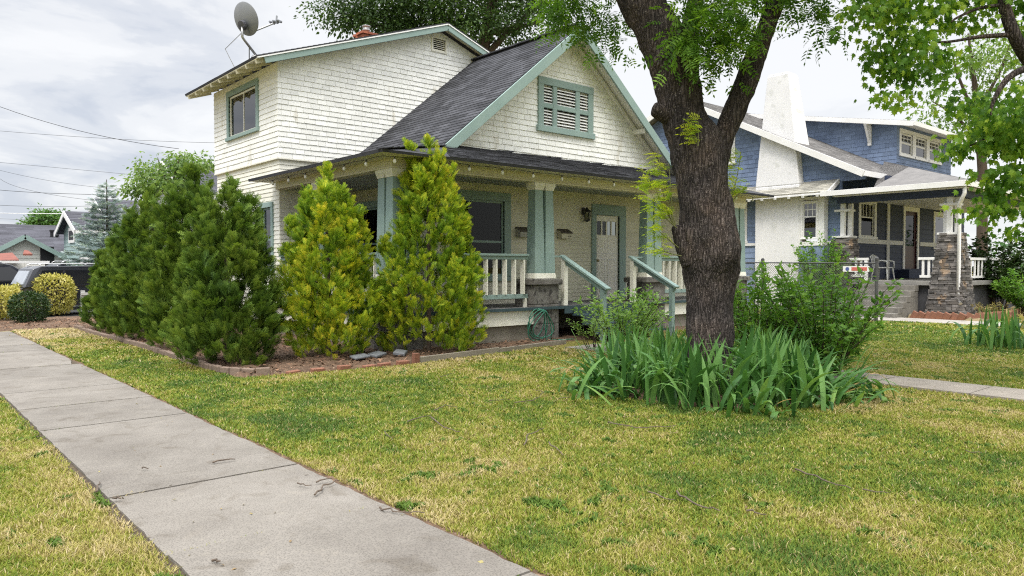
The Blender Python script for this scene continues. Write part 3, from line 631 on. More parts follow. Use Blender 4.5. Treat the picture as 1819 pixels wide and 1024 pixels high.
for x, lab in ((11.45, 'grey metal mailbox on the clapboard wall beside the big porch window'), (12.78, 'cream mailbox on the clapboard wall right of the middle porch column')):
    o = thing('wall_mailbox', lab, 'mailbox', (x, YW-.02, 2.3)); mm = M('mailbox_paint', (.62, .58, .46), (.52, .49, .39), 4, .5) if x > 12 else M('mailbox_metal', (.40, .39, .34), (.34, .33, .29), 4, .5)
    mb = MB(); w_ = .17; P = [(-.0, 2.24), (-.15, 2.24), (-.15, 2.38), (-.06, 2.45), (0, 2.45)]
    V = [(x-w_, YW-.016+a, z) for a, z in P]+[(x+w_, YW-.016+a, z) for a, z in P]; mb.add(V, [[0, 1, 2, 3, 4], [9, 8, 7, 6, 5]]+[[i+5, (i+1) % 5+5, (i+1) % 5, i][::1] for i in range(5)]); mb.build('box_body', mm, o, bevel=.006)
    mb = MB(); mb.beam((x-w_-.015, YW-.18, 2.375), (x+w_+.015, YW-.18, 2.375), .02, .02); mb.hexa([(x-w_-.015, YW-.185, 2.378), (x+w_+.015, YW-.185, 2.378), (x+w_+.015, YW-.02, 2.468), (x-w_-.015, YW-.02, 2.468), (x-w_-.015, YW-.185, 2.392), (x+w_+.015, YW-.185, 2.392), (x+w_+.015, YW-.02, 2.482), (x-w_-.015, YW-.02, 2.482)]); mb.build('lid', M('mailbox_lid', (.10, .085, .07), (.07, .06, .05), 5, .6), o)
    if x > 12:
        mb = MB()
        for q in (.06, .12): mb.ball((x+q, YW-.17, 2.30), .014, .006, .014, 8, 5)
        mb.build('peephole', m_black, o)
# satellite dish
sb = np.array([6.62, 16.45, rz2(6.62)+.02]); dc = on(437, 34, 1, 16.35)
ds = thing('satellite_dish', 'grey satellite dish on a bent mast at the upper roof eave', 'satellite dish', sb)
axd = nrm(_fw*.80+_rt*.46+np.array([0, 0, .38])); uax = nrm(np.cross(axd, (0, 0, 1))); vax = np.cross(uax, axd)
R_ = .355; prof = [(0, -.075)]+[(R_*q, -.075*(1-q*q)) for q in (.2, .4, .6, .8, .93, 1)]; 
mb = MB(); mb.lathe(dc, prof+[(R_*1.015, .004), (R_*1.0, .012)]+[(R_*q, -.075*(1-q*q)+.012) for q in (.93, .8, .6, .4, .2, 0)], 40, axd); mb.build('reflector', m_dish, ds, smooth=True)
mb = MB(); mb.lathe(dc-vax*.06, [(R_*.985, .0), (R_*1.0, .018), (R_*1.02, .0), (R_*.985, 0)], 40, axd); mt = sb+np.array([0, 0, .05])
hub = dc-axd*.16-vax*.12; elbow = hub+np.array([-.0, 0, -.26])
mb = MB(); mb.tube([mt, mt*.12+elbow*.88, elbow*.97+hub*.03, hub-np.array([0, 0, .02])], .028, 10); mb.tube([mt+(-.02, .35, -.02), (mt+elbow)/2], .012, 6); mb.lathe(mt-(0, 0, .06), [(0, .06), (.09, .05), (.11, .01), (.11, 0)], 12); mb.build('mast', m_galv, ds, smooth=True)
mb = MB(); mb.lathe(hub-axd*.02, [(0, -.02), (.1, -.01), (.11, .05), (.075, .09), (0, .095)], 14, axd); mb.beam(hub-uax*.1, hub+uax*.1, .05, .09); mb.build('back_mount', M('dark_steel', (.10, .10, .11), (.06, .06, .07), 8, .5, metal=.4), ds)
ar0 = dc-vax*.30-axd*.02; ar1 = dc+axd*.42+_rt*.31-vax*.12
mb = MB(); mb.tube([hub-vax*.05, ar0, ar1], .02, 8); mb.build('feed_arm', m_galv, ds)
mb = MB(); mb.beam(ar1-uax*.14, ar1+uax*.14, .04, .03)
for q in (-.11, 0, .11): mb.lathe(ar1+uax*q+axd*.06, [(.0, .03), (.03, .02), (.032, -.10), (.022, -.13), (0, -.13)], 10, axd-vax*.4)
mb.tube([ar1+axd*.03, ar1+axd*.1+vax*.14], .02, 8); mb.build('receiver', m_dish, ds)
gw = MB(); e = np.array([6.46, 17.3, 6.15]); gw.tube([e, np.array([hub[0]-.02, e[1], hub[2]-.3]), hub-(0, 0, .15)], .008, 5); gw.build('ground_cable', m_galv, ds)
# hose on the pier
hs = MB(); hp = []
for k in range(4):
    for i in range(26):
        t = 2*PI*i/26; rx, rz_ = (.21, .27, .31, .25)[k], (.29, .31, .34, .27)[k]; zc_ = .70-rz_; sq = 1+.28*(-math.cos(t))
        hp.append((10.33+.05*k+rx*math.sin(t)*sq+.05*math.sin(2*t+k), 11.2-.02*k-.03*math.cos(t), max(.045, zc_-.02*k+rz_*math.cos(t))))
hp += [(10.45, 11.05, .07), (10.8, 10.95, .05), (11.1, 10.9, .05)]
tag(hs.tube(hp, .011, 7).build('garden_hose', M('green_hose_rubber', (.035, .20, .13), (.03, .16, .10), 5, .4, spec=.5), None, base=(10.3, 11.15, 0), smooth=True), 'coiled green garden hose hanging on the concrete pier beside the steps', 'hose')
og = MB(); o_ = (7.13, 13.55, 1.825); og.lathe(o_, [(0, 0), (.07, 0), (.085, .05), (.06, .14), (.035, .17), (.05, .22), (.03, .27), (0, .29)], 14)
tag(og.build('porch_ornament', M('blue_glaze', (.06, .16, .42), (.75, .75, .7), 12, .25, spec=.6), None, base=o_, smooth=True), 'small blue and white ornament on the side porch rail between two shrubs', 'ornament')
# ================================================================ BLUE HOUSE
hb = thing('blue_house', 'slate blue bungalow with white trim, tall tapered white chimney and stone porch piers', 'house', (28, 13, 0))
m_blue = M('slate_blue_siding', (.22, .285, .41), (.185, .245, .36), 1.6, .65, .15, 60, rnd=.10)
m_bshing = M('slate_blue_shingle', (.19, .25, .37), (.145, .195, .30), 1.4, .7, .2, 80, rnd=.16)
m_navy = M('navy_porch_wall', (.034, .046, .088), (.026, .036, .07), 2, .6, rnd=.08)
m_stuc = M('white_stucco', (.76, .755, .75), (.70, .695, .69), 1.4, .8, .35, 70, spots=((.64, .64, .62), 2.6, .60))
m_groof = M('grey_asphalt_shingle', (.20, .19, .18), (.13, .125, .12), 2.5, .95, .5, 150, rnd=.3)
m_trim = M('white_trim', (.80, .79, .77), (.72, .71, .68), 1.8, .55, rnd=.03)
m_stone = M('ledge_stone', (.20, .18, .165), (.10, .095, .09), 3., .9, .8, 40, rnd=.55, spots=((.27, .20, .14), 2.6, .58))
XB = 25.3; pb = Plane((XB, 20.5, 0), (0, -1, 0)); U = lambda y: 20.5-y
rzb = lambda y: 4.75+.497*(min(y, 18.6)-11.05)-.497*max(0, y-18.6)
# side wall: lower boards, upper shingles
w2 = (U(16.45), U(15.75), 2.55, 3.9); bay = (U(13.40), U(12.55), 2.45, 3.95)
mb = MB(); lap(mb, pb, [(0, -.1), (U(12.0), -.1), (U(12.0), 2.42), (0, 2.42)], .20, (3, 5), .02, .004, (), 0); mb.build('lower_wall', m_blue, hb)
mb = MB(); lap(mb, pb, [(0, 2.42), (U(12.0), 2.42), (U(12.0), 4.5), (0, 4.5)], .16, (.2, .34), .014, .006, [w2, bay], .004); mb.build('middle_wall', m_bshing, hb)
gw_ = (U(17.2), U(16.3), 5.6, 6.9)
mb = MB(); lap(mb, pb, [(0, 4.5), (U(11.2), 4.5), (U(11.2), rzb(11.2)-.15), (U(18.6), rzb(18.6)-.15), (0, rzb(20.5)-.15)], .16, (.2, .34), .014, .006, [gw_], .004); mb.build('gable_wall', m_bshing, hb)
mb = MB(); pb.box(mb, 0, U(12.0), 2.36, 2.46, .02, .06); mb.build('belt_trim', m_trim, hb)
window(pb, *w2, hb, m_trim, .14, rail=3.3, munt=(2, 1), curtain=[(0, 1, m_curt)]); window(pb, *gw_, hb, m_trim, .14, rail=6.3, munt=(2, 1), curtain=[(0, .5, m_curt)])
# bay window
bp = Plane((XB-.32, 20.5, 0), (0, -1, 0)); pbay = MB()
bp.box(pbay, U(13.46), U(12.45), 2.3, 2.45, -.34, 0.02); bp.box(pbay, U(13.46), U(12.45), 3.9, 4.02, -.34, .0); bp.box(pbay, U(13.46), U(13.26), 2.45, 3.9, -.3, .0); bp.box(pbay, U(12.67), U(12.45), 2.45, 3.9, -.3, 0.)
pbay = pbay.build('bay_frame', m_trim, hb, bevel=.006)
window(bp, U(13.22), U(12.71), 2.56, 3.82, hb, m_trim, .05, rail=3.32, munt=(2, 1), curtain=[(0, 1, m_curt)])
mb = MB(); bp.box(mb, U(13.46), U(12.45), -.05, 2.3, -.32, -.012); mb.build('bay_base', m_blue, hb)
# chimney : lower shaft and tapered stack
def taper(mb, z0, z1, a0, a1, b0, b1):  # a: (x0,x1,y0,y1) at z0 and z1
    mb.hexa([(a0[0], a0[2], z0), (a0[1], a0[2], z0), (a0[1], a0[3], z0), (a0[0], a0[3], z0), (a1[0], a1[2], z1), (a1[1], a1[2], z1), (a1[1], a1[3], z1), (a1[0], a1[3], z1)])
mb = MB(); CX0 = 24.95
taper(mb, -.1, 4.5, (CX0, 25.29, 13.36, 15.08), (CX0, 25.29, 13.36, 15.08), 0, 0)
taper(mb, 4.5, 8.5, (CX0, 26.2, 13.36, 15.08), (CX0, 25.62, 13.80, 14.64), 0, 0)
mb.box(CX0+.03, 25.59, 13.84, 14.6, 8.5, 8.56); mb.build('chimney', m_stuc, hb, bevel=.03)
# main roof with rake boards
mb = MB(); ez = 4.75; roof_plane(mb, [(24.75, 11.05, ez), (33, 11.05, ez), (33, 18.6, rzb(18.6)), (24.75, 18.6, rzb(18.6))], (1, 0, 0), course=.15)
roof_plane(mb, [(33, 24, rzb(24)), (24.75, 24, rzb(24)), (24.75, 18.6, rzb(18.6)), (33, 18.6, rzb(18.6))], (-1, 0, 0), course=.15)
broof2 = mb.build('roof', m_groof, hb)
mb = MB(); mb.beam((24.72, 11.0, ez-.13), (24.72, 18.6, rzb(18.6)-.13), .05, .22); mb.beam((24.72, 24, rzb(24)-.13), (24.72, 18.6, rzb(18.6)-.13), .05, .22)
mb.build('rake_board', m_trim, hb, bevel=.006)
mb = MB(); mb.beam((24.72, 11.0, ez-.11), (33, 11.0, ez-.11), .05, .18)
mb.build('fascia', m_trim, hb, bevel=.006)
mb = MB(); slab(mb, [(24.75, 18.6, rzb(18.6)-.06), (25.4, 18.6, rzb(18.6)-.06), (25.4, 11.05, ez-.06), (24.75, 11.05, ez-.06)][::-1], .03); slab(mb, [(25.4, 12.2, rzb(12.2)-.06), (33, 12.2, rzb(12.2)-.06), (33, 11.05, ez-.06), (25.4, 11.05, ez-.06)][::-1], .03); mb.build('eave_soffit', m_trim, hb)
# pent roof along the side wall with rafter tails
mb = MB(); roof_plane(mb, [(24.5, 19.5, 4.12), (24.5, 12.1, 4.12), (25.3, 12.1, 4.58), (25.3, 19.5, 4.58)], (0, -1, 0), course=.13); mb.build('pent_roof', M('pale_pent_shingle', (.42, .40, .34), (.30, .29, .25), 2.5, .9, .4, 80, rnd=.25), hb)
mb = MB(); mb.box(24.49, 24.53, 12.1, 19.5, 4.02, 4.085); mb.build('pent_fascia', m_trim, hb)
mb = MB(); mb.beam((24.5, 12.09, 4.05), (25.3, 12.09, 4.53), .05, .14); mb.build('pent_rake', m_trim, hb)
for i in range(12):
    y = 12.45+i*.52; t = MB(); t.beam((24.44, y, 3.99), (25.2, y, 4.2), .07, .09); t.build('rafter_tail', m_trim, hb)
# dormer
XD = 30.0; pd = Plane((XD, 18.5, 0), (0, -1, 0)); dz = lambda y: 7.15+.193*(y-12.1)
mb = MB(); lap(mb, pd, [(0, 4.6), (6.4, 4.6), (6.4, dz(12.1)-.12), (0, dz(18.5)-.12)], .16, (.22, .36), .014, .007, (), .004); mb.build('dormer_side_wall', m_bshing, hb)
pe = Plane((0, 12.1, 0), (1, 0, 0)); dw = [(30.35+i*1.4, 31.45+i*1.4, 5.95, 6.78) for i in range(3)]
mb = MB(); lap(mb, pe, [(XD, 4.8), (35.6, 4.8), (35.6, 7.05), (XD, 7.05)], .16, (.22, .36), .014, .007, dw, .004); mb.build('dormer_front_wall', m_bshing, hb)
for q in dw: window(pe, *q, hb, m_trim, .15, rail=6.4, munt=(2, 1), curtain=[(0, .4, m_curt), (.7, 1, m_curt)], sashw=.07)
mb = MB(); roof_plane(mb, [(29.5, 11.3, dz(11.3)), (36.3, 11.3, dz(11.3)), (36.3, 18.6, dz(18.6)), (29.5, 18.6, dz(18.6))], (1, 0, 0), course=.15); mb.build('dormer_roof', m_groof, hb)
mb = MB(); mb.beam((29.48, 11.3, dz(11.3)-.10), (29.48, 18.6, dz(18.6)-.10), .05, .18); mb.build('dormer_rake', m_trim, hb, bevel=.005)
mb = MB(); mb.beam((29.46, 11.28, dz(11.3)-.09), (36.3, 11.28, dz(11.3)-.09), .05, .16); mb.build('dormer_fascia', m_trim, hb, bevel=.005)
mb = MB(); slab(mb, [(29.5, 11.3, dz(11.3)-.06), (36.3, 11.3, dz(11.3)-.06), (36.3, 12.1, dz(12.1)-.06), (29.5, 12.1, dz(12.1)-.06)], .03); slab(mb, [(29.5, 12.1, dz(12.1)-.06), (30, 12.1, dz(12.1)-.06), (30, 18.5, dz(18.5)-.06), (29.5, 18.5, dz(18.5)-.06)], .03); mb.build('dormer_soffit', m_trim, hb)
mb = MB(); y = 13.1; mb.box(29.88, 29.98, y-.06, y+.06, dz(y)-1.0, dz(y)-.2); mb.box(29.5, 29.98, y-.06, y+.06, dz(y)-.25, dz(y)-.13); mb.beam((29.92, y, dz(y)-.9), (29.55, y, dz(y)-.24), .09, .09, up=(0, 1, 0)); mb.build('knee_brace', m_trim, hb, bevel=.005)
# porch: front wall, floor, ceiling, roof
pv = Plane((0, 12.0, 0), (1, 0, 0)); v1 = (26.75, 27.85, 2.66, 3.86); v2 = (30.55, 31.75, 1.48, 3.74); v3 = (33.6, 35.2, 2.4, 3.7)
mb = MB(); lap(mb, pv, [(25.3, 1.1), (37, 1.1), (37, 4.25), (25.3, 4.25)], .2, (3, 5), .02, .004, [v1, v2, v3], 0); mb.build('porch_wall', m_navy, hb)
window(pv, *v1, hb, m_trim, .16, rail=3.35, munt=(3, 0), curtain=[(0, 1, m_curt)], glass=m_glassd); window(pv, *v3, hb, m_trim, .16)
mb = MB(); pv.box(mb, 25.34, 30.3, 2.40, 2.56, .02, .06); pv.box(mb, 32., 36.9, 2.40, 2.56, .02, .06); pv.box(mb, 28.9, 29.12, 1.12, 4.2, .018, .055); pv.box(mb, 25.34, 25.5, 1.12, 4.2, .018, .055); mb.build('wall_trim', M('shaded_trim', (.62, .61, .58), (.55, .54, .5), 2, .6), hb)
dd = MB(); pv.box(dd, v2[0], v2[1], v2[2], v2[2]+.9, -.06, -.02); pv.box(dd, v2[0], v2[0]+.16, v2[2]+.9, v2[3], -.06, -.02); pv.box(dd, v2[1]-.16, v2[1], v2[2]+.9, v2[3], -.06, -.02); pv.box(dd, v2[0]+.16, v2[1]-.16, v2[3]-.14, v2[3], -.06, -.02)
bd = dd.build('door', M('dark_maroon_door', (.06, .015, .02), (.045, .012, .016), 3, .4), hb)
dd = MB(); pv.box(dd, v2[0]+.16, v2[1]-.16, v2[2]+.9, v2[3]-.14, -.045, -.038); dd.build('pane', m_glassd, bd)
dd = MB(); pv.box(dd, v2[0], v2[1], v2[2], v2[3], -.4, -.35); dd.build('hall_recess', m_dark, bd)
dd = MB(); pv.box(dd, v2[0]-.16, v2[0], v2[2], v2[3], -.06, .05); pv.box(dd, v2[1], v2[1]+.16, v2[2], v2[3], -.06, .05); pv.box(dd, v2[0]-.16, v2[1]+.16, v2[3], v2[3]+.18, -.06, .055); dd.build('door_frame', m_trim, bd)
dd = MB(); dd.lathe(pv.p(v2[1]-.1, v2[2]+1.15, -.02), [(0, .07), (.03, .06), (.03, .03), (.012, 0)], 10, (0, -1, 0)); dd.build('door_handle', m_galv, bd)
mb = MB(); mb.box(29.8, 32.6, 11.5, 11.99, 1.12, 1.46); mb.build('door_step', m_navy, hb, bevel=.01)
mb = MB(); mb.box(24.95, 37, 8.2, 12.0, .98, 1.115); mb.build('porch_floor', M('grey_porch_slab', (.27, .26, .24), (.2, .19, .175), 2, .9, .3, 60), hb, bevel=.01)
mb = MB(); mb.box(25.1, 36.9, 8.35, 8.5, -.1, .979); mb.box(25.1, 25.25, 8.5, 11.95, -.1, .979); mb.build('porch_base', M('dark_porch_base', (.08, .08, .085), (.05, .05, .055), 3, .9), hb)
mb = MB()
for i in range(26): mb.box(24.7, 36.5, 8.0+i*.155, 8.0+i*.155+.15, 3.935, 3.96)
mb.build('porch_ceiling', m_trim, hb)
mb = MB(); mb.box(24.47, 24.53, 7.9, 12.35, 3.95, 4.12); mb.box(24.531, 36.6, 7.84, 7.9, 3.95, 4.12); mb.build('porch_fascia', m_trim, hb, bevel=.006)
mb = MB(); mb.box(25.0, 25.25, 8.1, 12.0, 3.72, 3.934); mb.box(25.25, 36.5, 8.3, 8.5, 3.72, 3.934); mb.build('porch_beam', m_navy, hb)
mb = MB(); slab(mb, [(24.54, 7.92, 4.09), (36.6, 7.92, 4.09), (36.6, 12.2, 4.09), (24.54, 12.2, 4.09)], .05); mb.build('porch_roof_deck', m_groof, hb)
mb = MB(); roof_plane(mb, [(24.55, 7.85, 4.13), (36.6, 7.85, 4.13), (36.6, 12.05, 5.5), (28.75, 12.05, 5.5)], (1, 0, 0), course=.15)
roof_plane(mb, [(24.55, 10.6, 4.13), (24.55, 7.85, 4.13), (28.75, 12.05, 5.5), (27.3, 10.6, 5.03)], (0, -1, 0), course=.15, backing=.03); mb.build('porch_roof', m_groof, hb)
mb = MB(); mb.add([(25.6, 10.62, 4.1), (28.8, 10.62, 4.1), (28.8, 10.62, 4.72), (25.6, 10.62, 4.60), (25.6, 10.7, 4.1), (28.8, 10.7, 4.1), (28.8, 10.7, 4.72), (25.6, 10.7, 4.60)], [(0, 1, 2, 3), (7, 6, 5, 4), (0, 4, 5, 1), (1, 5, 6, 2), (2, 6, 7, 3), (3, 7, 4, 0)]); mb.build('roof_end_board', m_navy, hb)
# stone pier (each stone an uneven block), second pier, white posts
def stone_pier(cx, cy, z0, z1, w0, w1):
    mb = MB(); z = z0
    while z < z1:
        h = random.uniform(.05, .10); t = (z-z0)/(z1-z0); w_ = w0+(w1-w0)*t**.8
        for side in range(4):
            u = -w_/2
            while u < w_/2-.02:
                l = min(random.uniform(.12, .34), w_/2-u); o = random.uniform(.0, .05); dp = .2
                a, b = u, u+l-.008
                q = {0: (cx+a, cx+b, cy-w_/2-o, cy-w_/2+dp), 1: (cx+a, cx+b, cy+w_/2-dp, cy+w_/2+o), 2: (cx-w_/2-o, cx-w_/2+dp, cy+a, cy+b), 3: (cx+w_/2-dp, cx+w_/2+o, cy+a, cy+b)}[side]
                e = lambda: random.uniform(-.012, .012)
                mb.hexa([(q[0]+e(), q[2]+e(), z+e()*.5), (q[1]+e(), q[2]+e(), z+e()*.5), (q[1]+e(), q[3]+e(), z), (q[0]+e(), q[3]+e(), z), (q[0]+e(), q[2]+e(), z+h-.008+e()*.5), (q[1]+e(), q[2]+e(), z+h-.008+e()*.5), (q[1]+e(), q[3]+e(), z+h-.008), (q[0]+e(), q[3]+e(), z+h-.008)]); u += l
        z += h
    mb.frustum(cx, cy, z0-.2, z1-.02, w0-.06, w0-.06, w1-.05, w1-.05, .1)
    return mb.build('stone_pier', m_stone, hb, bevel=.012)
stone_pier(25.35, 8.55, .05, 2.55, 1.12, .58); stone_pier(25.35, 11.9, .05, 2.5, 1.0, .6)
for y in (8.58, 11.9):
    for dx_, dy_ in ((-.11, 0), (.09, .16), (.09, -.16)):
        t = MB(); t.box(25.35+dx_-.07, 25.35+dx_+.07, y+dy_-.07, y+dy_+.07, 2.62, 3.72); t.build('porch_post', m_trim, hb, bevel=.006)
    t = MB(); t.box(25.05, 25.65, y-.3, y+.3, 2.555, 2.62); t.build('post_base', m_trim, hb, bevel=.005); t = MB(); t.box(25.12, 25.58, y-.26, y+.26, 3.45, 3.52); t.build('post_collar', m_trim, hb, bevel=.005)
# steps (down toward the camera side)
for i in range(6):
    t = MB(); x1 = 24.98-i*.3; z = .98-i*.165; t.box(x1-.31, x1, 9.35-.0*i, 11.1, z-.19, z); t.box(x1-.29, x1, 9.36, 11.09, -.1, z-.191); t.build('step', M('old_step_concrete', (.24, .225, .195), (.14, .13, .115), 4, .95, .5, 60) if i == 0 else bpy.data.materials['old_step_concrete'], hb, bevel=.012)
def brail(y0, y1, x=25.05):
    t = MB(); t.box(x-.05, x+.05, y0, y1, 1.78, 1.86); t.box(x-.03, x+.03, y0+.05, y1-.05, 1.22, 1.30); t.box(x-.045, x+.045, y0+.02, y0+.12, 1.115, 1.779); o = t.build('railing', m_trim, hb, bevel=.004)
    n = int((y1-y0-.2)/.17)
    for i in range(n): b = MB(); y = y0+.2+i*.17; b.box(x-.02, x+.02, y, y+.07, 1.301, 1.779); b.build('baluster', m_trim, o)
brail(10.95, 11.6); brail(8.85, 9.4)
for i in range(14):
    if i == 0: t = MB(); t.box(26, 31, 8.36, 8.44, 1.78, 1.86); t.box(26, 31, 8.38, 8.42, 1.2, 1.27); fr = t.build('front_railing', m_trim, hb)
    b = MB(); x = 26.2+i*.34; b.box(x, x+.1, 8.385, 8.415, 1.271, 1.779); b.build('baluster', m_trim, fr)
# downspout
mb = MB(); mb.tube([(24.62, 7.98, 4.0), (24.62, 7.98, 3.75), (24.72, 8.1, 3.55), (24.86, 8.2, 3.42), (24.9, 8.2, 3.2), (24.9, 8.2, .62), (24.75, 8.08, .45)], .055, 10); mb.build('downspout', m_trim, hb, smooth=True)
# chair on the porch
chp = thing('plastic_chair', 'white plastic armchair on the blue house porch', 'chair', (26.3, 11.05, 1.115)); m_pl = M('white_plastic', (.62, .62, .58), (.58, .58, .54), 3, .4)
cx, cy, cz = 26.3, 11.0, 1.115
t = MB(); t.box(cx-.24, cx+.24, cy-.24, cy+.24, cz+.40, cz+.435); t.build('seat', m_pl, chp, bevel=.015)
t = MB(); 
for i in range(5): t.beam((cx-.2+i*.1, cy+.24, cz+.43), (cx-.22+i*.11, cy+.33, cz+.82), .05, .02)
t.tube([(cx-.27, cy+.25, cz+.6), (cx-.24, cy+.33, cz+.8), (cx, cy+.36, cz+.86), (cx+.24, cy+.33, cz+.8), (cx+.27, cy+.25, cz+.6)], .022, 8); t.build('backrest', m_pl, chp)
for s in (-1, 1):
    t = MB(); t.tube([(cx+s*.27, cy-.25, cz+.4), (cx+s*.28, cy-.24, cz+.63), (cx+s*.28, cy-.1, cz+.66), (cx+s*.27, cy+.25, cz+.66)], .024, 8); t.build('armrest', m_pl, chp, smooth=True)
    for q in (-1, 1): t = MB(); t.tube([(cx+s*.23, cy+q*.22, cz+.41), (cx+s*.28, cy+q*.27, cz)], [.028, .02], 8); t.build('leg', m_pl, chp)
# pots by the steps
for x, y, z, lab in ((24.2, 11.5, 0, 'grey plant pot at the foot of the blue house steps'),):
    o = MB(); o.lathe((x, y, z), [(0, 0), (.16, 0), (.22, .38), (.25, .38), (.25, .43), (.21, .43), (.2, .36), (0, .36)], 18); tag(o.build('plant_pot', M('grey_pot', (.3, .3, .3), rough=.7), None, base=(x, y, z), smooth=False), lab, 'pot')
# chain link fence
m_wire = M('fence_wire', (.20, .20, .20), (.15, .15, .15), 20, .5, metal=.5); m_post = M('dull_steel_post', (.10, .10, .10), (.06, .06, .06), 6, .6, metal=.3)
fc = thing('chain_link_fence', 'low chain link fence with dark steel posts before the blue house', 'fence', (21.4, 11, 0))
mb = MB(); mb.tube([(21.4, 9.12, 1.66), (21.4, 16, 1.72)], .022, 8); mb.build('top_rail', m_post, fc)
for y in (9.12, 12.65, 16.0):
    mb = MB(); mb.lathe((21.4, y, 0), [(.045, -.1), (.045, 1.75), (.055, 1.76), (.05, 1.81), (.02, 1.84), (0, 1.845)], 12); mb.build('post', m_post, fc, smooth=False)
mb = MB(); s = .075; n = int(6.9/s)
def wire(mb, p, q, r=.0028):
    mb.beam(p, q, r*2, r*2, up=(1, 0, 0))
for i in range(-22, n+1):
    y0 = 9.15+i*s; z0 = .05; y1 = y0+1.6; z1 = 1.65
    for sg in (0, 1):
        a, b = (y0, y1) if sg == 0 else (y1, y0)
        t0 = max(0, min(1, ((9.15-a)/(b-a)))) if b > a else max(0, min(1, (16-a)/(b-a))); t1 = max(0, min(1, ((16-a)/(b-a)))) if b > a else max(0, min(1, (9.15-a)/(b-a)))
        if t1-t0 > .02: wire(mb, (21.4, a+(b-a)*t0, z0+1.6*t0), (21.4, a+(b-a)*t1, z0+1.6*t1))
mb.build('wire_mesh', m_wire, fc)
sg = thing('warning_sign', 'small white and red sign hung on the chain link fence', 'sign', (21.33, 9.6, 1.45))
mb = MB(); mb.box(21.33, 21.34, 9.3, 10.05, 1.42, 1.58); mb.build('plate', m_white, sg)
mb = MB(); mb.box(21.325, 21.33, 9.36, 9.8, 1.45, 1.55); mb.build('red_panel', M('red_print', (.62, .16, .13), (.55, .14, .12), 9, .5), sg)
mb = MB(); mb.lathe((21.329, 9.92, 1.5), [(0, 0), (.055, 0), (.055, .004), (0, .004)], 16, (-1, 0, 0)); mb.build('blue_disc', M('blue_print', (.10, .13, .35), rough=.5), sg)
# ================================================================ FAR HOUSES on the left
m_cott = M('pale_siding', (.62, .61, .56), (.56, .55, .5), 1, .7, rnd=.04); m_teal2 = M('pale_green_siding', (.33, .44, .42), (.28, .38, .365), 1, .7, rnd=.06); m_roof2 = M('dark_grey_roofing', (.085, .085, .10), (.06, .06, .07), .8, .95, .4, 60, rnd=.2)
def gable_house(parent, x0, x1, y0, y1, ze, zr_, axis, mw, mr, over=.4, trim=m_trim, rows=.2, nm=''):
    """walls with a boarded gable front and a lapped roof; ridge along axis"""
    if axis == 'y':
        xm = (x0+x1)/2; s = (zr_-ze)/(xm-x0); P = Plane((0, y0, 0), (1, 0, 0)); mb = MB(); lap(mb, P, [(x0, 0), (x1, 0), (x1, ze), (xm, zr_-.1), (x0, ze)], rows, (3, 6), .02, .004, (), 0)
        mb.box(x0, x1, y0+.1, y1, 0, ze); mb.build('wall', mw, parent)
        mb = MB(); lo = ze-over*s
        roof_plane(mb, [(x0-over, y1, lo), (x0-over, y0-over, lo), (xm, y0-over, zr_), (xm, y1, zr_)], (0, -1, 0), course=.25, wr=(.6, 1), jit=0)
        roof_plane(mb, [(x1+over, y0-over, lo), (x1+over, y1, lo), (xm, y1, zr_), (xm, y0-over, zr_)], (0, 1, 0), course=.25, wr=(.6, 1), jit=0); mb.build('roof', mr, parent)
        mb = MB(); mb.beam((x0-over, y0-over-.03, lo-.12), (xm, y0-over-.03, zr_-.12), .05, .22); mb.beam((x1+over, y0-over-.03, lo-.12), (xm, y0-over-.03, zr_-.12), .05, .22); mb.build('rake_board', trim, parent)
    else:
        ym = (y0+y1)/2; s = (zr_-ze)/(ym-y0); mb = MB(); mb.box(x0, x1, y0, y1, 0, ze)
        P = Plane((0, y0, 0), (1, 0, 0)); lap(mb, P, [(x0, 0), (x1, 0), (x1, ze), (x0, ze)], rows, (3, 6), .02, .004, (), 0, 0)
        Pz = Plane((x0, y1, 0), (0, -1, 0)); lap(mb, Pz, [(0, 0), (y1-y0, 0), (y1-y0, ze), ((y1-y0)/2, zr_-.1), (0, ze)], rows, (3, 6), .02, .004, (), 0); mb.build('wall', mw, parent)
        mb = MB(); lo = ze-over*s
        roof_plane(mb, [(x0-over, y0-over, lo), (x1+over, y0-over, lo), (x1+over, ym, zr_), (x0-over, ym, zr_)], (1, 0, 0), course=.25, wr=(.6, 1), jit=0)
        roof_plane(mb, [(x1+over, y1+over, lo), (x0-over, y1+over, lo), (x0-over, ym, zr_), (x1+over, ym, zr_)], (-1, 0, 0), course=.25, wr=(.6, 1), jit=0); mb.build('roof', mr, parent)
        mb = MB(); mb.beam((x0-over-.03, y0-over, lo-.12), (x0-over-.03, ym, zr_-.12), .05, .22); mb.beam((x0-over-.03, y1+over, lo-.12), (x0-over-.03, ym, zr_-.12), .05, .22); mb.box(x0-over, x1+over, y0-over-.03, y0-over, lo-.2, lo-.02); mb.build('rake_board', trim, parent)
YA = 44.
A = lambda px, py, y=YA: on(px, py, 1, y)
c0, c1 = A(-25, 455)[0], A(108, 455)[0]; zE, zR = A(108, 455)[2]+.1, A(42, 417)[2]
ca = thing('pale_cottage', 'pale cottage with a broad dark grey roof and a low front gable at far left', 'house', ((c0+c1)/2, YA+3, 0))
gable_house(ca, c0, c1, YA, YA+7, zE, zR, 'y', m_cott, m_roof2, .35, m_teal)
gable_house(ca, c0-6, A(108, 400, YA+6)[0], YA+4, YA+14, zE+.3, A(60, 400, YA+9)[2], 'x', m_cott, m_roof2, .4, m_teal)
mb = MB()
for px, py in ((92, 418), (101, 426)): p = A(px, py, YA+6.5); mb.lathe(p-(0, 0, .3), [(.09, 0), (.09, .5), (.13, .5), (.13, .6), (0, .6)], 8)
mb.build('roof_vent', m_dark, ca)
mb = MB(); mb.box(c1-.9, c1-.3, YA-.05, YA-.001, 1.2, 2.6); mb.build('window', m_dark, ca)
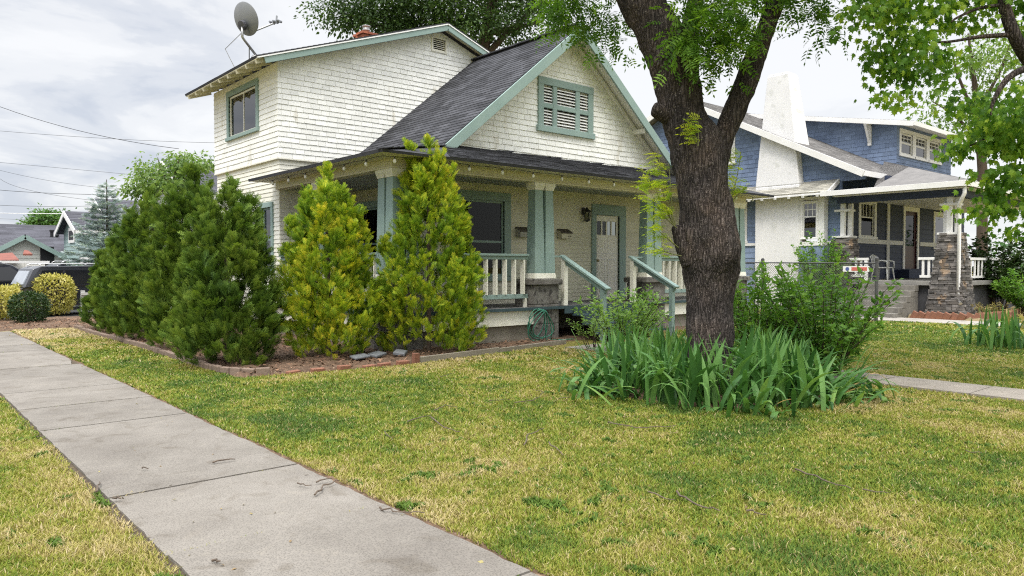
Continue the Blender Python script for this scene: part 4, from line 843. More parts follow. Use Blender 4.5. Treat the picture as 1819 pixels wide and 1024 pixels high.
YT = 40.; T = lambda px, py, y=YT: on(px, py, 1, y)
tb = thing('green_townhouse', 'pale green house with two steep white trimmed gables behind the blue spruce', 'house', (*T(150, 470)[:2], 0))
x0, x1 = T(146, 403)[0], T(149, 403)[0]; yb_ = on(114, 430, 0, x0)[1]; gable_house(tb, x0, x0+2.2, YT, yb_, T(146, 404)[2], on(132, 370, 0, x0-.35)[2], 'x', m_teal2, m_roof2, .35); x0 = T(121, 410)[0]
x2 = T(163, 400, YT+3)[0]; x3 = T(246, 400)[0]; gable_house(tb, x2+1., x3+2, YT+1.5, YT+9, T(178, 408, YT+1.5)[2], T(200, 354, YT+5)[2], 'x', m_teal2, m_roof2, .4)
Pt = Plane((0, YT, 0), (1, 0, 0)); xg = T(146, 403)[0]; Pg = Plane((xg, 0, 0), (0, -1, 0)); q0, q1 = on(125, 411, 0, xg), on(133, 426, 0, xg)
mb = MB(); Pg.box(mb, -q0[1]-.15, -q1[1]+.15, q1[2]-.15, q0[2]+.15, .0, .07); wn = mb.build('window', m_trim, tb); mb = MB(); Pg.box(mb, -q0[1], -q1[1], q1[2], q0[2], .07, .08); mb.build('pane', m_black, wn)
q0, q1 = T(148, 463), T(153, 475); mb = MB(); Pt.box(mb, q0[0]-.15, q1[0]+.15, q1[2]-.15, q0[2]+.15, .0, .07); wn = mb.build('window', m_trim, tb); mb = MB(); Pt.box(mb, q0[0], q1[0], q1[2], q0[2], .07, .08); mb.build('pane', m_black, wn)
mb = MB(); lap(mb, Pt, [(xg+2, 0), (x3, 0), (x3, T(200, 420)[2]), (xg+2, T(200, 420)[2])], .2, (3, 5), .02, .004, (), 0); mb.build('lower_wall', m_teal2, tb)
YH = 30.; hg = thing('grey_roof_house', 'grey roofed house rising behind the tall hedge and the leafy tree', 'house', (*on(330, 400, 1, YH)[:2], 0))
a = on(285, 330, 1, YH); b = on(390, 310, 1, YH); gable_house(hg, a[0]+1.3, b[0]+3, YH, YH+6, on(285, 333, 1, YH)[2], on(340, 290, 1, YH+3)[2], 'x', m_cott, m_roof2, .4)
# small white shed with red tarp
sh = on(40, 480, 1, 36.); s = thing('white_shed', 'low white shed with a red covered roof before the pale cottage', 'shed', (sh[0], 36, 0))
x0, x1 = on(-30, 470, 1, 36)[0], on(80, 470, 1, 36)[0]; P = Plane((0, 36., 0), (1, 0, 0)); mb = MB(); lap(mb, P, [(x0, 0), (x1, 0), (x1, on(78, 464, 1, 36)[2]), (x0, on(78, 464, 1, 36)[2])], .25, (2, 3), .02, .01, (), 0); mb.box(x0, x1, 36.1, 38, 0, on(78, 464, 1, 36)[2]); mb.build('wall', m_cott, s)
mb = MB(); zt = on(78, 464, 1, 36)[2]; zz = on(30, 448, 1, 36)[2]; slab(mb, [(x0, 35.7, zt), (x0+(x1-x0)*.55, 35.7, zt+.05), (x0+(x1-x0)*.55, 37.5, zz), (x0, 37.5, zz-.1)], .08); slab(mb, [(x0+(x1-x0)*.70, 37.0, zz-.05), (x0+(x1-x0)*.86, 37.0, zz-.05), (x0+(x1-x0)*.82, 37.5, zz+.1), (x0+(x1-x0)*.75, 37.5, zz+.12)], .08); mb.build('red_cover', M('faded_red_cover', (.24, .085, .06), (.17, .065, .05), 3, .8), s)
mb = MB(); mb.box(x0, x1+.1, 35.6, 35.7, zt-.1, zt); mb.box(x1-2.2, x1-1.6, 35.9, 35.99, .3, zt-.3); mb.build('white_trim_board', m_trim, s)
# rail fence and cars
m_car = M('black_car_paint', (.014, .016, .024), (.016, .018, .026), 2, .12, spec=1.); m_cglass = M('tinted_car_glass', (.010, .011, .013), (.012, .013, .016), 2, .05, spec=.7); m_tyre = M('tyre_rubber', (.018, .018, .018), rough=.8); m_lampr = M('red_tail_lamp', (.35, .02, .02), rough=.2)
def suv(x, y, rot, label, sc_=1.0):
    r = thing('parked_car', label, 'car', (x, y, 0), 'dark cars parked behind the mulch bed'); W = .95
    def put(mb, name, mat, **k):
        o = mb.build(name, mat, None, **k)
        return o
    kids = []
    low = [(-2.35, .34), (-2.42, .62), (-2.38, .98), (-2.1, 1.04), (-.6, 1.05), (.95, 1.06), (1.3, 1.02), (2.15, .90), (2.38, .72), (2.40, .42), (2.2, .30)]
    mb = MB(); k = len(low)
    secs = [(-W+.04, .96), (-W, 1.), (W, 1.), (W-.04, .96)]
    V = []
    for yy, s in secs: V += [(a*s, yy, .65+(b-.65)*s) for a, b in low]
    mb.add(V, [[j*k+i, j*k+(i+1) % k, (j+1)*k+(i+1) % k, (j+1)*k+i] for j in range(3) for i in range(k)]+[list(range(k))[::-1], [3*k+i for i in range(k)]]); kids.append(('body', mb, m_car, .03))
    cab = [(-2.3, 1.0), (-2.0, 1.62), (-1.75, 1.72), (.1, 1.74), (.45, 1.66), (1.3, 1.03)]; mb = MB(); k = len(cab); V = []
    for yy, t in ((-W+.02, 0), (-W+.2, 1), (W-.2, 1), (W-.02, 0)): V += [(a*(1 if t else 1), yy if b < 1.2 else (yy if t else yy+(.14 if yy < 0 else -.14)), b) for a, b in cab]
    mb.add(V, [[j*k+i, j*k+(i+1) % k, (j+1)*k+(i+1) % k, (j+1)*k+i] for j in range(3) for i in range(k)]+[list(range(k))[::-1], [3*k+i for i in range(k)]]); kids.append(('cabin', mb, m_car, .02))
    for sgn in (-1, 1):
        for x0, x1, x2, x3 in ((-1.98, -1.1, -1.1, -1.72), (-1.02, -.1, -.1, -1.02), (-.02, 1.02, .38, -.02)):
            mb = MB(); f = lambda a, z: (a, sgn*(W-.022-.14*max(0, (z-1.08)/.55)+.012), z)
            P = [f(x0, 1.1), f(x1, 1.1), f(x2, 1.58), f(x3, 1.58)]; mb.add(P+[(a, b-sgn*.01, c) for a, b, c in P], [(0, 1, 2, 3), (7, 6, 5, 4), (0, 4, 5, 1), (1, 5, 6, 2), (2, 6, 7, 3), (3, 7, 4, 0)]); kids.append(('window', mb, m_cglass, 0))
        mb = MB(); mb.tube([(-1.8, sgn*.68, 1.74), (-1.7, sgn*.68, 1.80), (.0, sgn*.68, 1.81), (.15, sgn*.68, 1.75)], .02, 6); kids.append(('roof_rail', mb, m_galv, 0))
        for xx in (-1.45, 1.45):
            mb = MB().lathe((xx, sgn*(W-.18), .36), [(0, -.08), (.2, -.08), (.34, -.1), (.37, -.06), (.37, .13), (.34, .17), (.23, .15)], 24, (0, sgn, 0)); kids.append(('wheel', mb, m_tyre, 0))
            mb = MB().lathe((xx, sgn*(W-.03), .36), [(.23, 0), (.22, .02), (.06, .01), (.0, .03)], 20, (0, sgn, 0)); kids.append(('hubcap', mb, m_galv, 0))
        mb = MB(); mb.box(-2.43, -2.3, sgn*.62-.2, sgn*.62+.2, .8, .96); kids.append(('tail_lamp', mb, m_lampr, .02))
        mb = MB(); mb.box(.75, .9, sgn*(W+.02)-.1, sgn*(W+.02)+.1, 1.05, 1.2); kids.append(('wing_mirror', mb, m_car, .03))
    mb = MB(); P = [(-2.28, -.7, 1.1), (-2.28, .7, 1.1), (-2.05, .6, 1.56), (-2.05, -.6, 1.56)]; mb.add([(a-.01, b, c) for a, b, c in P]+[(a+.03, b, c) for a, b, c in P], [(3, 2, 1, 0), (4, 5, 6, 7), (0, 1, 5, 4), (1, 2, 6, 5), (2, 3, 7, 6), (3, 0, 4, 7)]); kids.append(('rear_window', mb, M('rear_glass_sky_glint', (.35, .38, .42), rough=.1, spec=.7) if 'rear_glass_sky_glint' not in bpy.data.materials else bpy.data.materials['rear_glass_sky_glint'], 0))  # bright sky reflection painted into the rear pane as a pale colour
    mb = MB(); mb.box(-2.47, -2.36, -.9, .9, .4, .6); kids.append(('bumper', mb, m_car, .03))
    for nm, mb, mt_, bv in kids:
        ca_, sa_ = math.cos(rot), math.sin(rot); mb.v = [(x+(a*ca_-b*sa_)*sc_, y+(a*sa_+b*ca_)*sc_, c*sc_) for a, b, c in mb.v]
        mb.build(nm, mt_, r, bevel=bv, smooth=nm in ('wheel',))
    return r
p = on(112, 560, 1, 27.6); suv(p[0]+.9, 28.3, .12, 'black estate car with rear window painted pale like reflected sky between the two clipped yellow shrubs', .92)
p = on(0, 530, 1, 33); suv(p[0]-.3, 32.2, .1, 'dark car parked behind the black estate car, cut by the left photo edge', .98)
p = on(185, 520, 1, 36); suv(p[0], 36, .1, 'dark car whose roof shows between white shed and blue spruce')
m_post2 = M('weathered_white_rail', (.50, .50, .48), (.38, .38, .36), 4, .7); fr = thing('rail_fence', 'low white rail fence between the clipped yellow shrub and hedge', 'fence', (*gnd(140, 562)[:2], 0))
a = gnd(112, 566); a = np.array([4.75, 25.3, 0]); b = a+np.array([3.2, -.2, 0])
for z in (.25, .5, .75): mb = MB(); mb.beam(a+(0, 0, z), b+(0, 0, z), .04, .08); mb.build('rail', m_post2, fr)
for t in (0.02, .3, .6, .95): mb = MB(); q = a+(b-a)*t; mb.box(q[0]-.05, q[0]+.05, q[1]-.05+.06, q[1]+.05+.06, -.05, .85); mb.build('post', m_post2, fr)
# utility wires
m_cable = M('black_cable', (.03, .03, .032), rough=.6)
WL = [((0, 190), (150, 235), (312, 264), 30, 'nearest black utility wire, sloping from left edge to the house eave', .011), ((0, 233), (200, 247), (380, 254), 55, 'thin grey wire, second from top at left of the house', .012),
      ((0, 289), (120, 300), (250, 312), 60, 'thin grey wire running over the leafy tree top at left', .012), ((0, 303), (110, 325), (230, 338), 60, 'thin wire sagging toward the spruce top', .012), ((0, 318), (60, 340), (180, 358), 58, 'thin wire crossing two others at left', .012),
      ((0, 338), (100, 344), (240, 347), 50, 'dark horizontal wire above the green townhouse', .016), ((0, 365), (80, 367), (180, 366), 55, 'dark wire just above the far green tree', .014), ((0, 379), (70, 380), (130, 380), 48, 'pale wire crossing in front of the far green tree', .02), ((0, 389), (60, 391), (120, 392), 60, 'lowest thin wire above the cottage roof', .010)]
for a, b, c, d, lab, r_ in WL:
    A_, B_, C_ = at(*a, d), at(*b, d), at(*c, d*1.0); d0 = A_-(B_-A_)*1.2; pts = [d0]+[A_*(1-t)*(1-2*t)+4*B_*t*(1-t)+C_*t*(2*t-1) for t in np.linspace(0, 1, 12)]
    pts.append(pts[-1]+(pts[-1]-pts[-2])*(.2 if d == 30 else 4)); m_ = m_cable if 'pale' not in lab else m_trim
    tag(MB().tube(pts, r_, 5).build('utility_wire', m_, None, base=A_), lab, 'wire', 'overhead wires at left')
# ================================================================ VEGETATION
def rdir(n):
    v = RNG.normal(size=(n, 3)); return nrm(v)
# ---- leaf templates (x across, y along, z up)
LEAF1 = ([(0, 0, 0), (-.26, .35, .05), (0, .36, -.02), (.26, .35, .05), (-.2, .7, .02), (0, .72, -.04), (.2, .7, .02), (0, 1, -.1)], [(0, 2, 1, 1), ])
LV = [(0, 0, 0), (-.27, .38, .06), (0, .40, 0), (.27, .38, .06), (0, 1, -.12)]; LFq = [(0, 2, 1), (0, 3, 2), (1, 2, 4), (2, 3, 4)]
def compound(npair, lw=.34, ll=.95, curl=.25):
    V = []; Fc = []
    for i in range(npair):
        y = .22+.7*i/npair; z = -curl*y*y; L_ = ll*(.30-.08*abs(i/npair-.4))
        for s in (-1, 1):
            b = len(V); V += [(0, y, z), (s*L_*.45, y+.02-lw*.13, z-.01), (s*L_*.5, y+.02+lw*.17, z+.0), (s*L_, y+.10, z-.06)]; Fc.append((b, b+1, b+3, b+2) if s > 0 else (b, b+2, b+3, b+1))
    b = len(V); V += [(0, .92, -curl*.85), (-.07, 1.05, -curl), (.07, 1.05, -curl), (0, 1.22, -curl*1.3)]; Fc.append((b, b+2, b+3, b+1))
    b = len(V); V += [(-.012, 0, 0), (.012, 0, 0), (.008, .92, -curl*.85), (-.008, .92, -curl*.85)]; Fc.append((b, b+1, b+2, b+3)); return V, Fc
ASH = compound(3, .62, 1.5, .2)
def maple():
    prof = [(0, 0), (.16, .02), (.42, -.02), (.34, .14), (.58, .30), (.38, .36), (.36, .46), (.60, .74), (.30, .62), (.16, .66), (0, 1.0)]
    R_ = [(x, y) for x, y in prof]; Lf = [(-x, y) for x, y in prof[-2:0:-1]]; ring = R_+Lf; V = [(x, y, -.25*abs(x)+.06-.18*(y-.3)**2) for x, y in ring]+[(0, .3, .10)]; c = len(ring)
    Fc = [(i, (i+1) % c, c) for i in range(c)]; b = len(V); return V, Fc
MAPLE = maple()
def spray():
    V = []; Fc = []
    def quad(p, q, w0, w1):
        d = np.array(q)-np.array(p); s = np.array([-d[1], d[0], 0]); s = s/np.linalg.norm(s); b = len(V)
        V.extend([tuple(np.array(p)-s*w0), tuple(np.array(p)+s*w0), tuple(np.array(q)+s*w1), tuple(np.array(q)-s*w1)]); Fc.append((b+1, b, b+3, b+2))
    quad((0, 0, 0), (0, 1.05, .10), .032, .016)
    for i, (y, l) in enumerate(((.12, .36), (.28, .40), (.45, .38), (.62, .30), (.78, .2))):
        for s in (-1, 1):
            q = (s*l*.62, y+l*.78+(.04 if s > 0 else 0), .03-.10*l*(1 if i % 2 else -.6)); p = (0, y, .1*y); quad(p, q, .031, .015)
            m = ((p[0]+q[0])/2, (p[1]+q[1])/2, (p[2]+q[2])/2); quad(m, (m[0]+s*.16, m[1]+.05, m[2]-.03), .024, .013)
    return V, Fc
SPRAY = spray()
SPO = np.array([max(0, max(SPRAY[0][i][1] for i in f)-.30)*.52 for f in SPRAY[1]])
def conifer(name, label, cat, base, h, R, mat, group=None, nsp=4200, plumes=30, ssize=.15, prof=None, lean=(0, 0), side=(), tier=None, droop=.0, lift=.15):
    """arborvitae: upright plumes packed round a stem, each plume clothed in flat sprays"""
    base = np.array(base, float); base[2] = 0; t = thing(name, label, cat, base, group)
    mb = MB(); mb.tube([base-(0, 0, .05), base+(lean[0]*.5, lean[1]*.5, h*.5), base+(lean[0], lean[1], h*.9)], [.045, .04, .012], 8); mb.build('trunk', m_bark2, t)
    prof = prof or (lambda s: (.70+.30*min(1, s/.22)) if s < .22 else max(0, (1-(s-.22)/.78))**.72)
    P = []; D = []; Nn = []; rr = []
    pl = []
    for i in range(plumes):
        s = (i+.5)/plumes*.86; a = i*2.39996+RNG.uniform(-.3, .3); r = R*prof(s)*RNG.uniform(.52, .74)
        z0 = h*s*.96-.16; L_ = h*RNG.uniform(.20, .30)*(1-.35*s); pl.append((base+np.array([math.cos(a)*r+lean[0]*s, math.sin(a)*r+lean[1]*s, z0]), L_, R*prof(s)*.30+.065, np.array([math.cos(a)*.32, math.sin(a)*.32, 1.]), RNG.random()))
    pl.append((base+np.array([lean[0], lean[1], h*.70]), h*.30, R*.20, np.array([0, 0, 1.]), .6))
    for q in side: pl.append((base+np.array(q[:3]), q[3], q[4], np.array([q[5], q[6], 1.]), RNG.random()))
    per = nsp//len(pl)
    for c, L_, r_, ax, hue in pl:
        nt_ = int(per*(.6+.8*L_*r_/(h*.24*R*.4))/6); n = nt_*6; u = RNG.random(nt_)**.8; ph = RNG.uniform(0, 2*PI, nt_); ax = ax/np.linalg.norm(ax); e1 = nrm(np.cross(ax, (.2, .9, .1))); e2 = np.cross(ax, e1)
        w = np.where(u < .35, .55+.45*u/.35, (np.maximum(0, 1-(u-.35)/.65))**.75)*RNG.uniform(.62, 1.12, nt_)
        rad = e1[None]*np.cos(ph)[:, None]+e2[None]*np.sin(ph)[:, None]
        td = nrm(ax[None]*RNG.uniform(.75, 1.2, nt_)[:, None]+rad*RNG.uniform(.1, .75, nt_)[:, None]+RNG.normal(0, .16, (nt_, 3))); tp = c+ax[None]*(u*L_)[:, None]+rad*(w*r_)[:, None]
        rp6 = lambda A: np.repeat(A, 6, 0)
        P.append(rp6(tp)+rp6(td)*RNG.uniform(-.06, .05, (n, 1))+RNG.normal(0, .016, (n, 3))); D.append(nrm(rp6(td)+RNG.normal(0, .23, (n, 3)))); Nn.append(rp6(rad)+RNG.normal(0, .45, (n, 3))); rr.append(np.clip(hue*.30+rp6(RNG.random(nt_))*.30+RNG.random(n)*.12, 0, 1))
    P = np.concatenate(P); D = np.concatenate(D); Nn = np.concatenate(Nn); rr = np.concatenate(rr); k = P[:, 2] > .015; P, D, Nn, rr = P[k], D[k], Nn[k], rr[k]
    X, Y, Z = axes(D, Nn); V, Fc = scatter(*SPRAY, P, X, Y, Z, RNG.uniform(.7, 1.3, len(P))*ssize); npmesh('foliage', V, Fc, mat, t, np.clip(rr[:, None]+SPO[None], 0, 1).ravel()); return t
m_bark2 = M('brown_bark', (.10, .075, .055), (.06, .045, .035), 12, .95, .8, 40, (1, 1, .2))
m_arb = LEAF('dark_arborvitae', [(0, (.022, .048, .013)), (.4, (.055, .11, .018)), (.7, (.13, .21, .03)), (1, (.24, .32, .05))], .22, .6, .15)
m_arbo = LEAF('golden_arborvitae', [(0, (.04, .09, .014)), (.3, (.10, .20, .02)), (.55, (.22, .34, .028)), (.8, (.44, .50, .034)), (1, (.68, .56, .05))], .25, .6, .15)
hl = 'dark green hedge arborvitae, '
H1 = gnd(405, 652); conifer('arborvitae', hl+'nearest the lawn corner, with ragged plume tips', 'shrub', H1+(.05, .15, 0), 2.75, .86, m_arb, 'dark hedge arborvitae', 7000, 40, .15, side=((.2, -.3, .1, 1.0, .4, .1, -.2), (-.45, -.1, .1, 1.0, .4, -.2, 0), (.1, .1, 1.95, .95, .18, .05, 0), (.45, .2, 1.45, 1.15, .2, .05, 0), (-.2, .3, 1.75, .95, .2, -.05, 0)))
H2 = gnd(322, 628); conifer('arborvitae', hl+'tallest one, second from the lawn corner', 'shrub', H2+(.25, .3, 0), 3.3, .82, m_arb, 'dark hedge arborvitae', 6000, 40, .155, side=((.1, 0, 2.3, 1.0, .17, 0, 0), (-.4, -.2, .1, 1, .4, -.2, 0)))
H3 = gnd(258, 610); conifer('arborvitae', hl+'middle one, slightly lower than its right neighbour', 'shrub', H3+(.25, .3, 0), 3.15, .88, m_arb, 'dark hedge arborvitae', 5000, 34, .16, side=((-.45, -.1, .1, 1.2, .4, -.15, 0),))
H4 = gnd(208, 598); conifer('arborvitae', hl+'second from the far left end', 'shrub', H4+(.35, .2, 0), 2.7, .72, m_arb, 'dark hedge arborvitae', 4000, 30, .165)
H5 = gnd(178, 590); conifer('arborvitae', hl+'last and lowest one at the far left end', 'shrub', H5+(.35, .4, 0), 2.1, .55, m_arb, 'dark hedge arborvitae', 3600, 24, .165)
S1 = gnd(578, 640); conifer('golden_arborvitae', 'yellow green arborvitae with orange tinted tips standing between dark hedge and porch corner', 'shrub', S1+(.1, .1, 0), 3.2, .80, m_arbo, 'bright arborvitae before the porch', 8600, 46, .125, side=((-.42, .25, 1.0, 1.35, .26, -.05, 0), (-.25, .1, 1.5, 1.2, .26, 0, 0), (.45, -.2, .9, 1.5, .26, .05, 0), (.1, -.3, .1, 1.2, .5, 0, -.2)))
S2 = gnd(765, 630); conifer('golden_arborvitae', 'tallest yellow green arborvitae, pointed, right of the porch corner column', 'shrub', S2+(.0, .05, 0), 3.78, .95, m_arbo, 'bright arborvitae before the porch', 10500, 52, .125, lambda s: (.78+.22*s/.2) if s < .2 else max(0, (1-(s-.2)/.8))**.95, side=((-.62, .35, .5, 1.5, .28, -.05, 0), (-.5, .3, .2, 1.0, .4, -.1, 0), (.3, -.25, .1, 1.1, .55, .1, -.2), (.45, -.3, 1.1, 1.3, .3, .1, 0), (.0, .0, 2.6, .85, .22, 0, 0)))
# ---- generic bushes : arching stems with leaves
def bush(name, label, cat, base, stems, h, spread, leaf, mat, lsize=.07, per=60, group=None, bias=(0, 0), bare=.15, tmpl=(LV, LFq), jit=.09, stem_m=None, z0=0.):
    base = np.array(base, float); base[2] = z0; t = thing(name, label, cat, base, group); P = []; D = []; mb = MB()
    for i in range(stems):
        a = RNG.uniform(0, 2*PI); s = RNG.uniform(.25, 1)**.6*spread; hh = h*RNG.uniform(.55, 1.05)*(1-.25*(s/spread)**2); e = np.array([math.cos(a)*s+bias[0], math.sin(a)*s+bias[1], hh]); b0 = np.array([math.cos(a), math.sin(a), 0])*.15*spread
        m1 = b0+np.array([e[0]*.35, e[1]*.35, hh*.62]); pts = [b0*(1-u)**2+2*m1*u*(1-u)+e*u*u for u in np.linspace(0, 1, 7)]; pts = [p+RNG.normal(0, .015, 3) for p in pts]; mb.tube([base+p for p in pts], list(np.linspace(.009, .003, 7)), 5, r=.5)
        n = per; u = RNG.uniform(bare, 1, n)**.8; c = (b0[None]*((1-u)**2)[:, None]+2*m1[None]*(u*(1-u))[:, None]+e[None]*(u*u)[:, None]); dirn = rdir(n)*np.array([1, 1, .55]); P.append(base+c+dirn*(jit*(1.3-u))[:, None]*RNG.uniform(.2, 1.4, (n, 1))); D.append(nrm(dirn+nrm(e)[None]*.5))
    mb.build('stems', stem_m or m_bark2, t); P = np.concatenate(P); D = np.concatenate(D); k = P[:, 2] > z0+.03; P, D = P[k], D[k]; n = len(P); Zr = RNG.normal(0, .45, (n, 3)); Zr[:, 2] += 1
    X, Y, Z = axes(D, Zr); V, Fc = scatter(*tmpl, P, X, Y, Z, RNG.uniform(.6, 1.25, n)*lsize); pn = vnoise(P, 2.2, 5); npmesh('foliage', V, Fc, mat, t, np.repeat(np.clip(.55*pn+.5*RNG.random(n), 0, 1), len(tmpl[1]))); return t
m_lf = LEAF('shrub_leaf', [(0, (.05, .13, .022)), (.5, (.13, .27, .04)), (1, (.27, .43, .075))], .42)
m_lfp = LEAF('pale_shrub_leaf', [(0, (.10, .20, .05)), (.5, (.22, .37, .09)), (1, (.38, .52, .17))], .4)
m_lfd = LEAF('dark_glossy_leaf', [(0, (.016, .034, .010)), (.6, (.035, .07, .018)), (1, (.07, .12, .03))], .2, .4, .3)
bush('leafy_shrub', 'pale green leafy shrub in front of the porch steps', 'shrub', gnd(1120, 632)+(.15, .3, 0), 44, 1.3, .95, None, m_lfp, .085, 52, 'shrubs round the tree', bare=.2)
bush('leafy_shrub', 'small pale sprig of leaves leaning left from the porch steps', 'shrub', gnd(1050, 622), 8, .75, .5, None, m_lfp, .055, 40, 'shrubs round the tree', bias=(-.25, .1), bare=.3)
bush('leafy_shrub', 'green leafy shrub directly behind the right side of the big trunk', 'shrub', at(1345, 640, 11.3), 46, 1.65, .8, None, m_lf, .10, 60, 'shrubs round the tree', bare=.1)
bush('leafy_shrub', 'large dark green shrub right of the big tree, taller than the iris', 'shrub', at(1462, 660, 10.6), 62, 1.72, 1.05, None, m_lf, .105, 58, 'shrubs round the tree', bare=.08)
bush('leafy_shrub', 'open green shrub with upright shoots before the chain link fence', 'shrub', at(1395, 620, 12.6), 30, 1.65, .8, None, m_lf, .095, 60, 'shrubs round the tree', bare=.2)
bush('climbing_shrub', 'bushy green climber over the far stone pier of the blue house', 'shrub', gnd(1490, 556)+(-.6, .3, 0), 56, 2.9, 1.0, None, m_lf, .11, 90, bare=.1, stem_m=m_bark2)
bush('rhododendron', 'dark leafy shrub right of the white downspout', 'shrub', on(1775, 540, 0, 28.5)*np.array([1, 1, 0]), 48, 2.9, 1.0, None, m_lfd, .16, 85, bare=.2)
bush('rhododendron', 'mid green shrub at the right photo edge beside the blue house', 'shrub', on(1835, 540, 0, 27.5)*np.array([1, 1, 0]), 36, 1.6, 1.1, None, m_lf, .13, 70, bare=.1)
bush('weed_clump', 'low weedy plants with dry stalks on the raised bed of the blue house', 'plant', on(1752, 540, 0, 25.9)*np.array([1, 1, 0]), 30, .55, .9, None, LEAF('dry_weed', [(0, (.10, .14, .04)), (.5, (.26, .22, .08)), (1, (.40, .32, .15))], .3), .06, 40, bare=.1)
# clipped yellow shrubs, dark ball, spruce
m_gold = LEAF('variegated_leaf', [(0, (.16, .21, .05)), (.35, (.40, .37, .09)), (.75, (.56, .50, .16)), (1, (.70, .66, .36))], .3)
def clipped(name, label, base, rx, h, mat, n, ls, group=None, z0=.1, tm=(LV, LFq), pw=3.):
    base = np.array(base, float); base[2] = 0; t = thing(name, label, 'shrub', base, group); mb = MB(); mb.tube([base-(0, 0, .05), base+(0, 0, h*.6)], [.05, .03], 7)
    for i in range(9): a = i*2.4; mb.tube([base+(0, 0, h*.2), base+(math.cos(a)*rx*.7, math.sin(a)*rx*.7, h*(.4+.05*i))], [.02, .006], 5)
    mb.build('stems', m_bark2, t); d = rdir(n); s = (np.abs(d[:, 0:1])**pw+np.abs(d[:, 1:2])**pw+np.abs(d[:, 2:3])**pw)**(-1/pw); P = d*s*RNG.uniform(.72, 1.03, (n, 1)); P = P*(1+.10*(vnoise(d, 3., 2)[:, None]-.5)); P = base+P*np.array([rx, rx, (h-z0)/2])+np.array([0, 0, (h+z0)/2])
    D = nrm(d+RNG.normal(0, .6, (n, 3))); X, Y, Z = axes(D, d+RNG.normal(0, .6, (n, 3))); V, Fc = scatter(*tm, P, X, Y, Z, RNG.uniform(.6, 1.3, n)*ls); npmesh('foliage', V, Fc, mat, t, np.repeat(np.clip(.5*vnoise(P, 5., 4)+.5*RNG.random(n), 0, 1), len(tm[1])))
clipped('clipped_shrub', 'tall clipped yellow variegated shrub in front of the black car', gnd(97, 562), .56, 1.32, m_gold, 3800, .085, 'clipped shrubs at left')
clipped('clipped_shrub', 'rounded yellow variegated shrub cut by the left photo edge', gnd(2, 571), .52, 1.0, m_gold, 3000, .085, 'clipped shrubs at left')
clipped('clipped_shrub', 'yellow variegated shrub with the dark green ball shrub in front of it', gnd(40, 562), .42, 1.0, m_gold, 2300, .085, 'clipped shrubs at left')
clipped('ball_shrub', 'small dark green ball shrub among the yellow clipped shrubs', gnd(38, 575)+(.15, -.3, 0), .47, .88, m_lfd, 3600, .07, None, .02, pw=2.2)
def spruce(name, label, base, h, R, mat):
    base = np.array(base, float); base[2] = 0; t = thing(name, label, 'tree', base); mb = MB(); mb.tube([base-(0, 0, .1), base+(0, 0, h)], [.11, .012], 8); mb.build('trunk', m_bark2, t); P = []; D = []
    tiers = 22
    for i in range(tiers):
        s = i/tiers; z = h*(.06+.92*s); r = R*(1-s)**.85+.06; nb = 9 if s < .8 else 6
        for b in range(nb):
            a = b*2*PI/nb+i*.7+RNG.uniform(-.25, .25); rr = r*RNG.uniform(.7, 1.1); n = max(6, int(46*rr)); u = RNG.random(n)**.7; d0 = np.array([math.cos(a), math.sin(a), -.12+.35*s]); side = np.array([-math.sin(a), math.cos(a), 0]); w = RNG.uniform(-1, 1, n)*.28*(1-u)*rr
            P.append(base+np.array([0, 0, z])+d0[None]*(u*rr)[:, None]+side[None]*w[:, None]+np.array([0, 0, 1])*(.12*u*u*rr+RNG.normal(0, .02, n))[:, None]); D.append(nrm(d0[None]+side[None]*np.sign(w)[:, None]*.7+RNG.normal(0, .25, (n, 3))))
    P = np.concatenate(P); D = np.concatenate(D); n = len(P); X, Y, Z = axes(D, np.tile([0, 0, 1.], (n, 1))+RNG.normal(0, .3, (n, 3))); V, Fc = scatter(*SPRAY, P, X, Y, Z, RNG.uniform(.7, 1.3, n)*.2); npmesh('foliage', V, Fc, mat, t, np.repeat(RNG.random(n), len(SPRAY[1])))
m_spr = LEAF('blue_spruce_needles', [(0, (.17, .23, .24)), (.5, (.33, .41, .43)), (1, (.55, .60, .62))], .25, .6)
spruce('blue_spruce', 'blue grey spruce before the pale green house at left', gnd(188, 548)+(.2, .5, 0), 4.9, 2.0, m_spr)
# ---- trees made of leaf clumps
def crown(t, name, blobs, mat, tmpl, lsize, hang=.3, clump=.35, per=26, seed=1, facing=None):
    """leaves gathered into twig clumps through the crown volume; blobs: centre, radii, clump count"""
    P = []; D = []; rr = []
    for c, rad, n in blobs:
        d = rdir(n)*(RNG.random((n, 1))**.42); C_ = np.array(c)+d*np.array(rad); m = per; off = RNG.normal(0, clump, (n, m, 3))*np.array([1, 1, .6]); Q = (C_[:, None]+off).reshape(-1, 3); P.append(Q); D.append(nrm(off.reshape(-1, 3)+np.array([0, 0, -hang])+RNG.normal(0, .35, Q.shape)*clump)); hue = np.repeat(RNG.random(n), m); rr.append(np.clip(.55*hue+.45*RNG.random(n*m), 0, 1))
    P = np.concatenate(P); D = np.concatenate(D); rr = np.concatenate(rr); n = len(P); Zr = RNG.normal(0, .55, (n, 3)); Zr[:, 2] += 1; X, Y, Z = axes(D, Zr); V, Fc = scatter(*tmpl, P, X, Y, Z, RNG.uniform(.65, 1.25, n)*lsize); return npmesh(name, V, Fc, mat, t, np.repeat(rr, len(tmpl[1])))
m_oak = LEAF('oak_leaf', [(0, (.022, .048, .014)), (.6, (.052, .10, .024)), (1, (.10, .16, .04))], .35)
m_ltree = LEAF('light_tree_leaf', [(0, (.07, .135, .035)), (.5, (.145, .235, .06)), (1, (.27, .36, .12))], .45)
m_gtree = LEAF('green_tree_leaf', [(0, (.02, .06, .015)), (.6, (.05, .13, .03)), (1, (.09, .19, .04))], .3)
def farpos(px, d): p = at(px, 475, d); p[2] = 0; return p
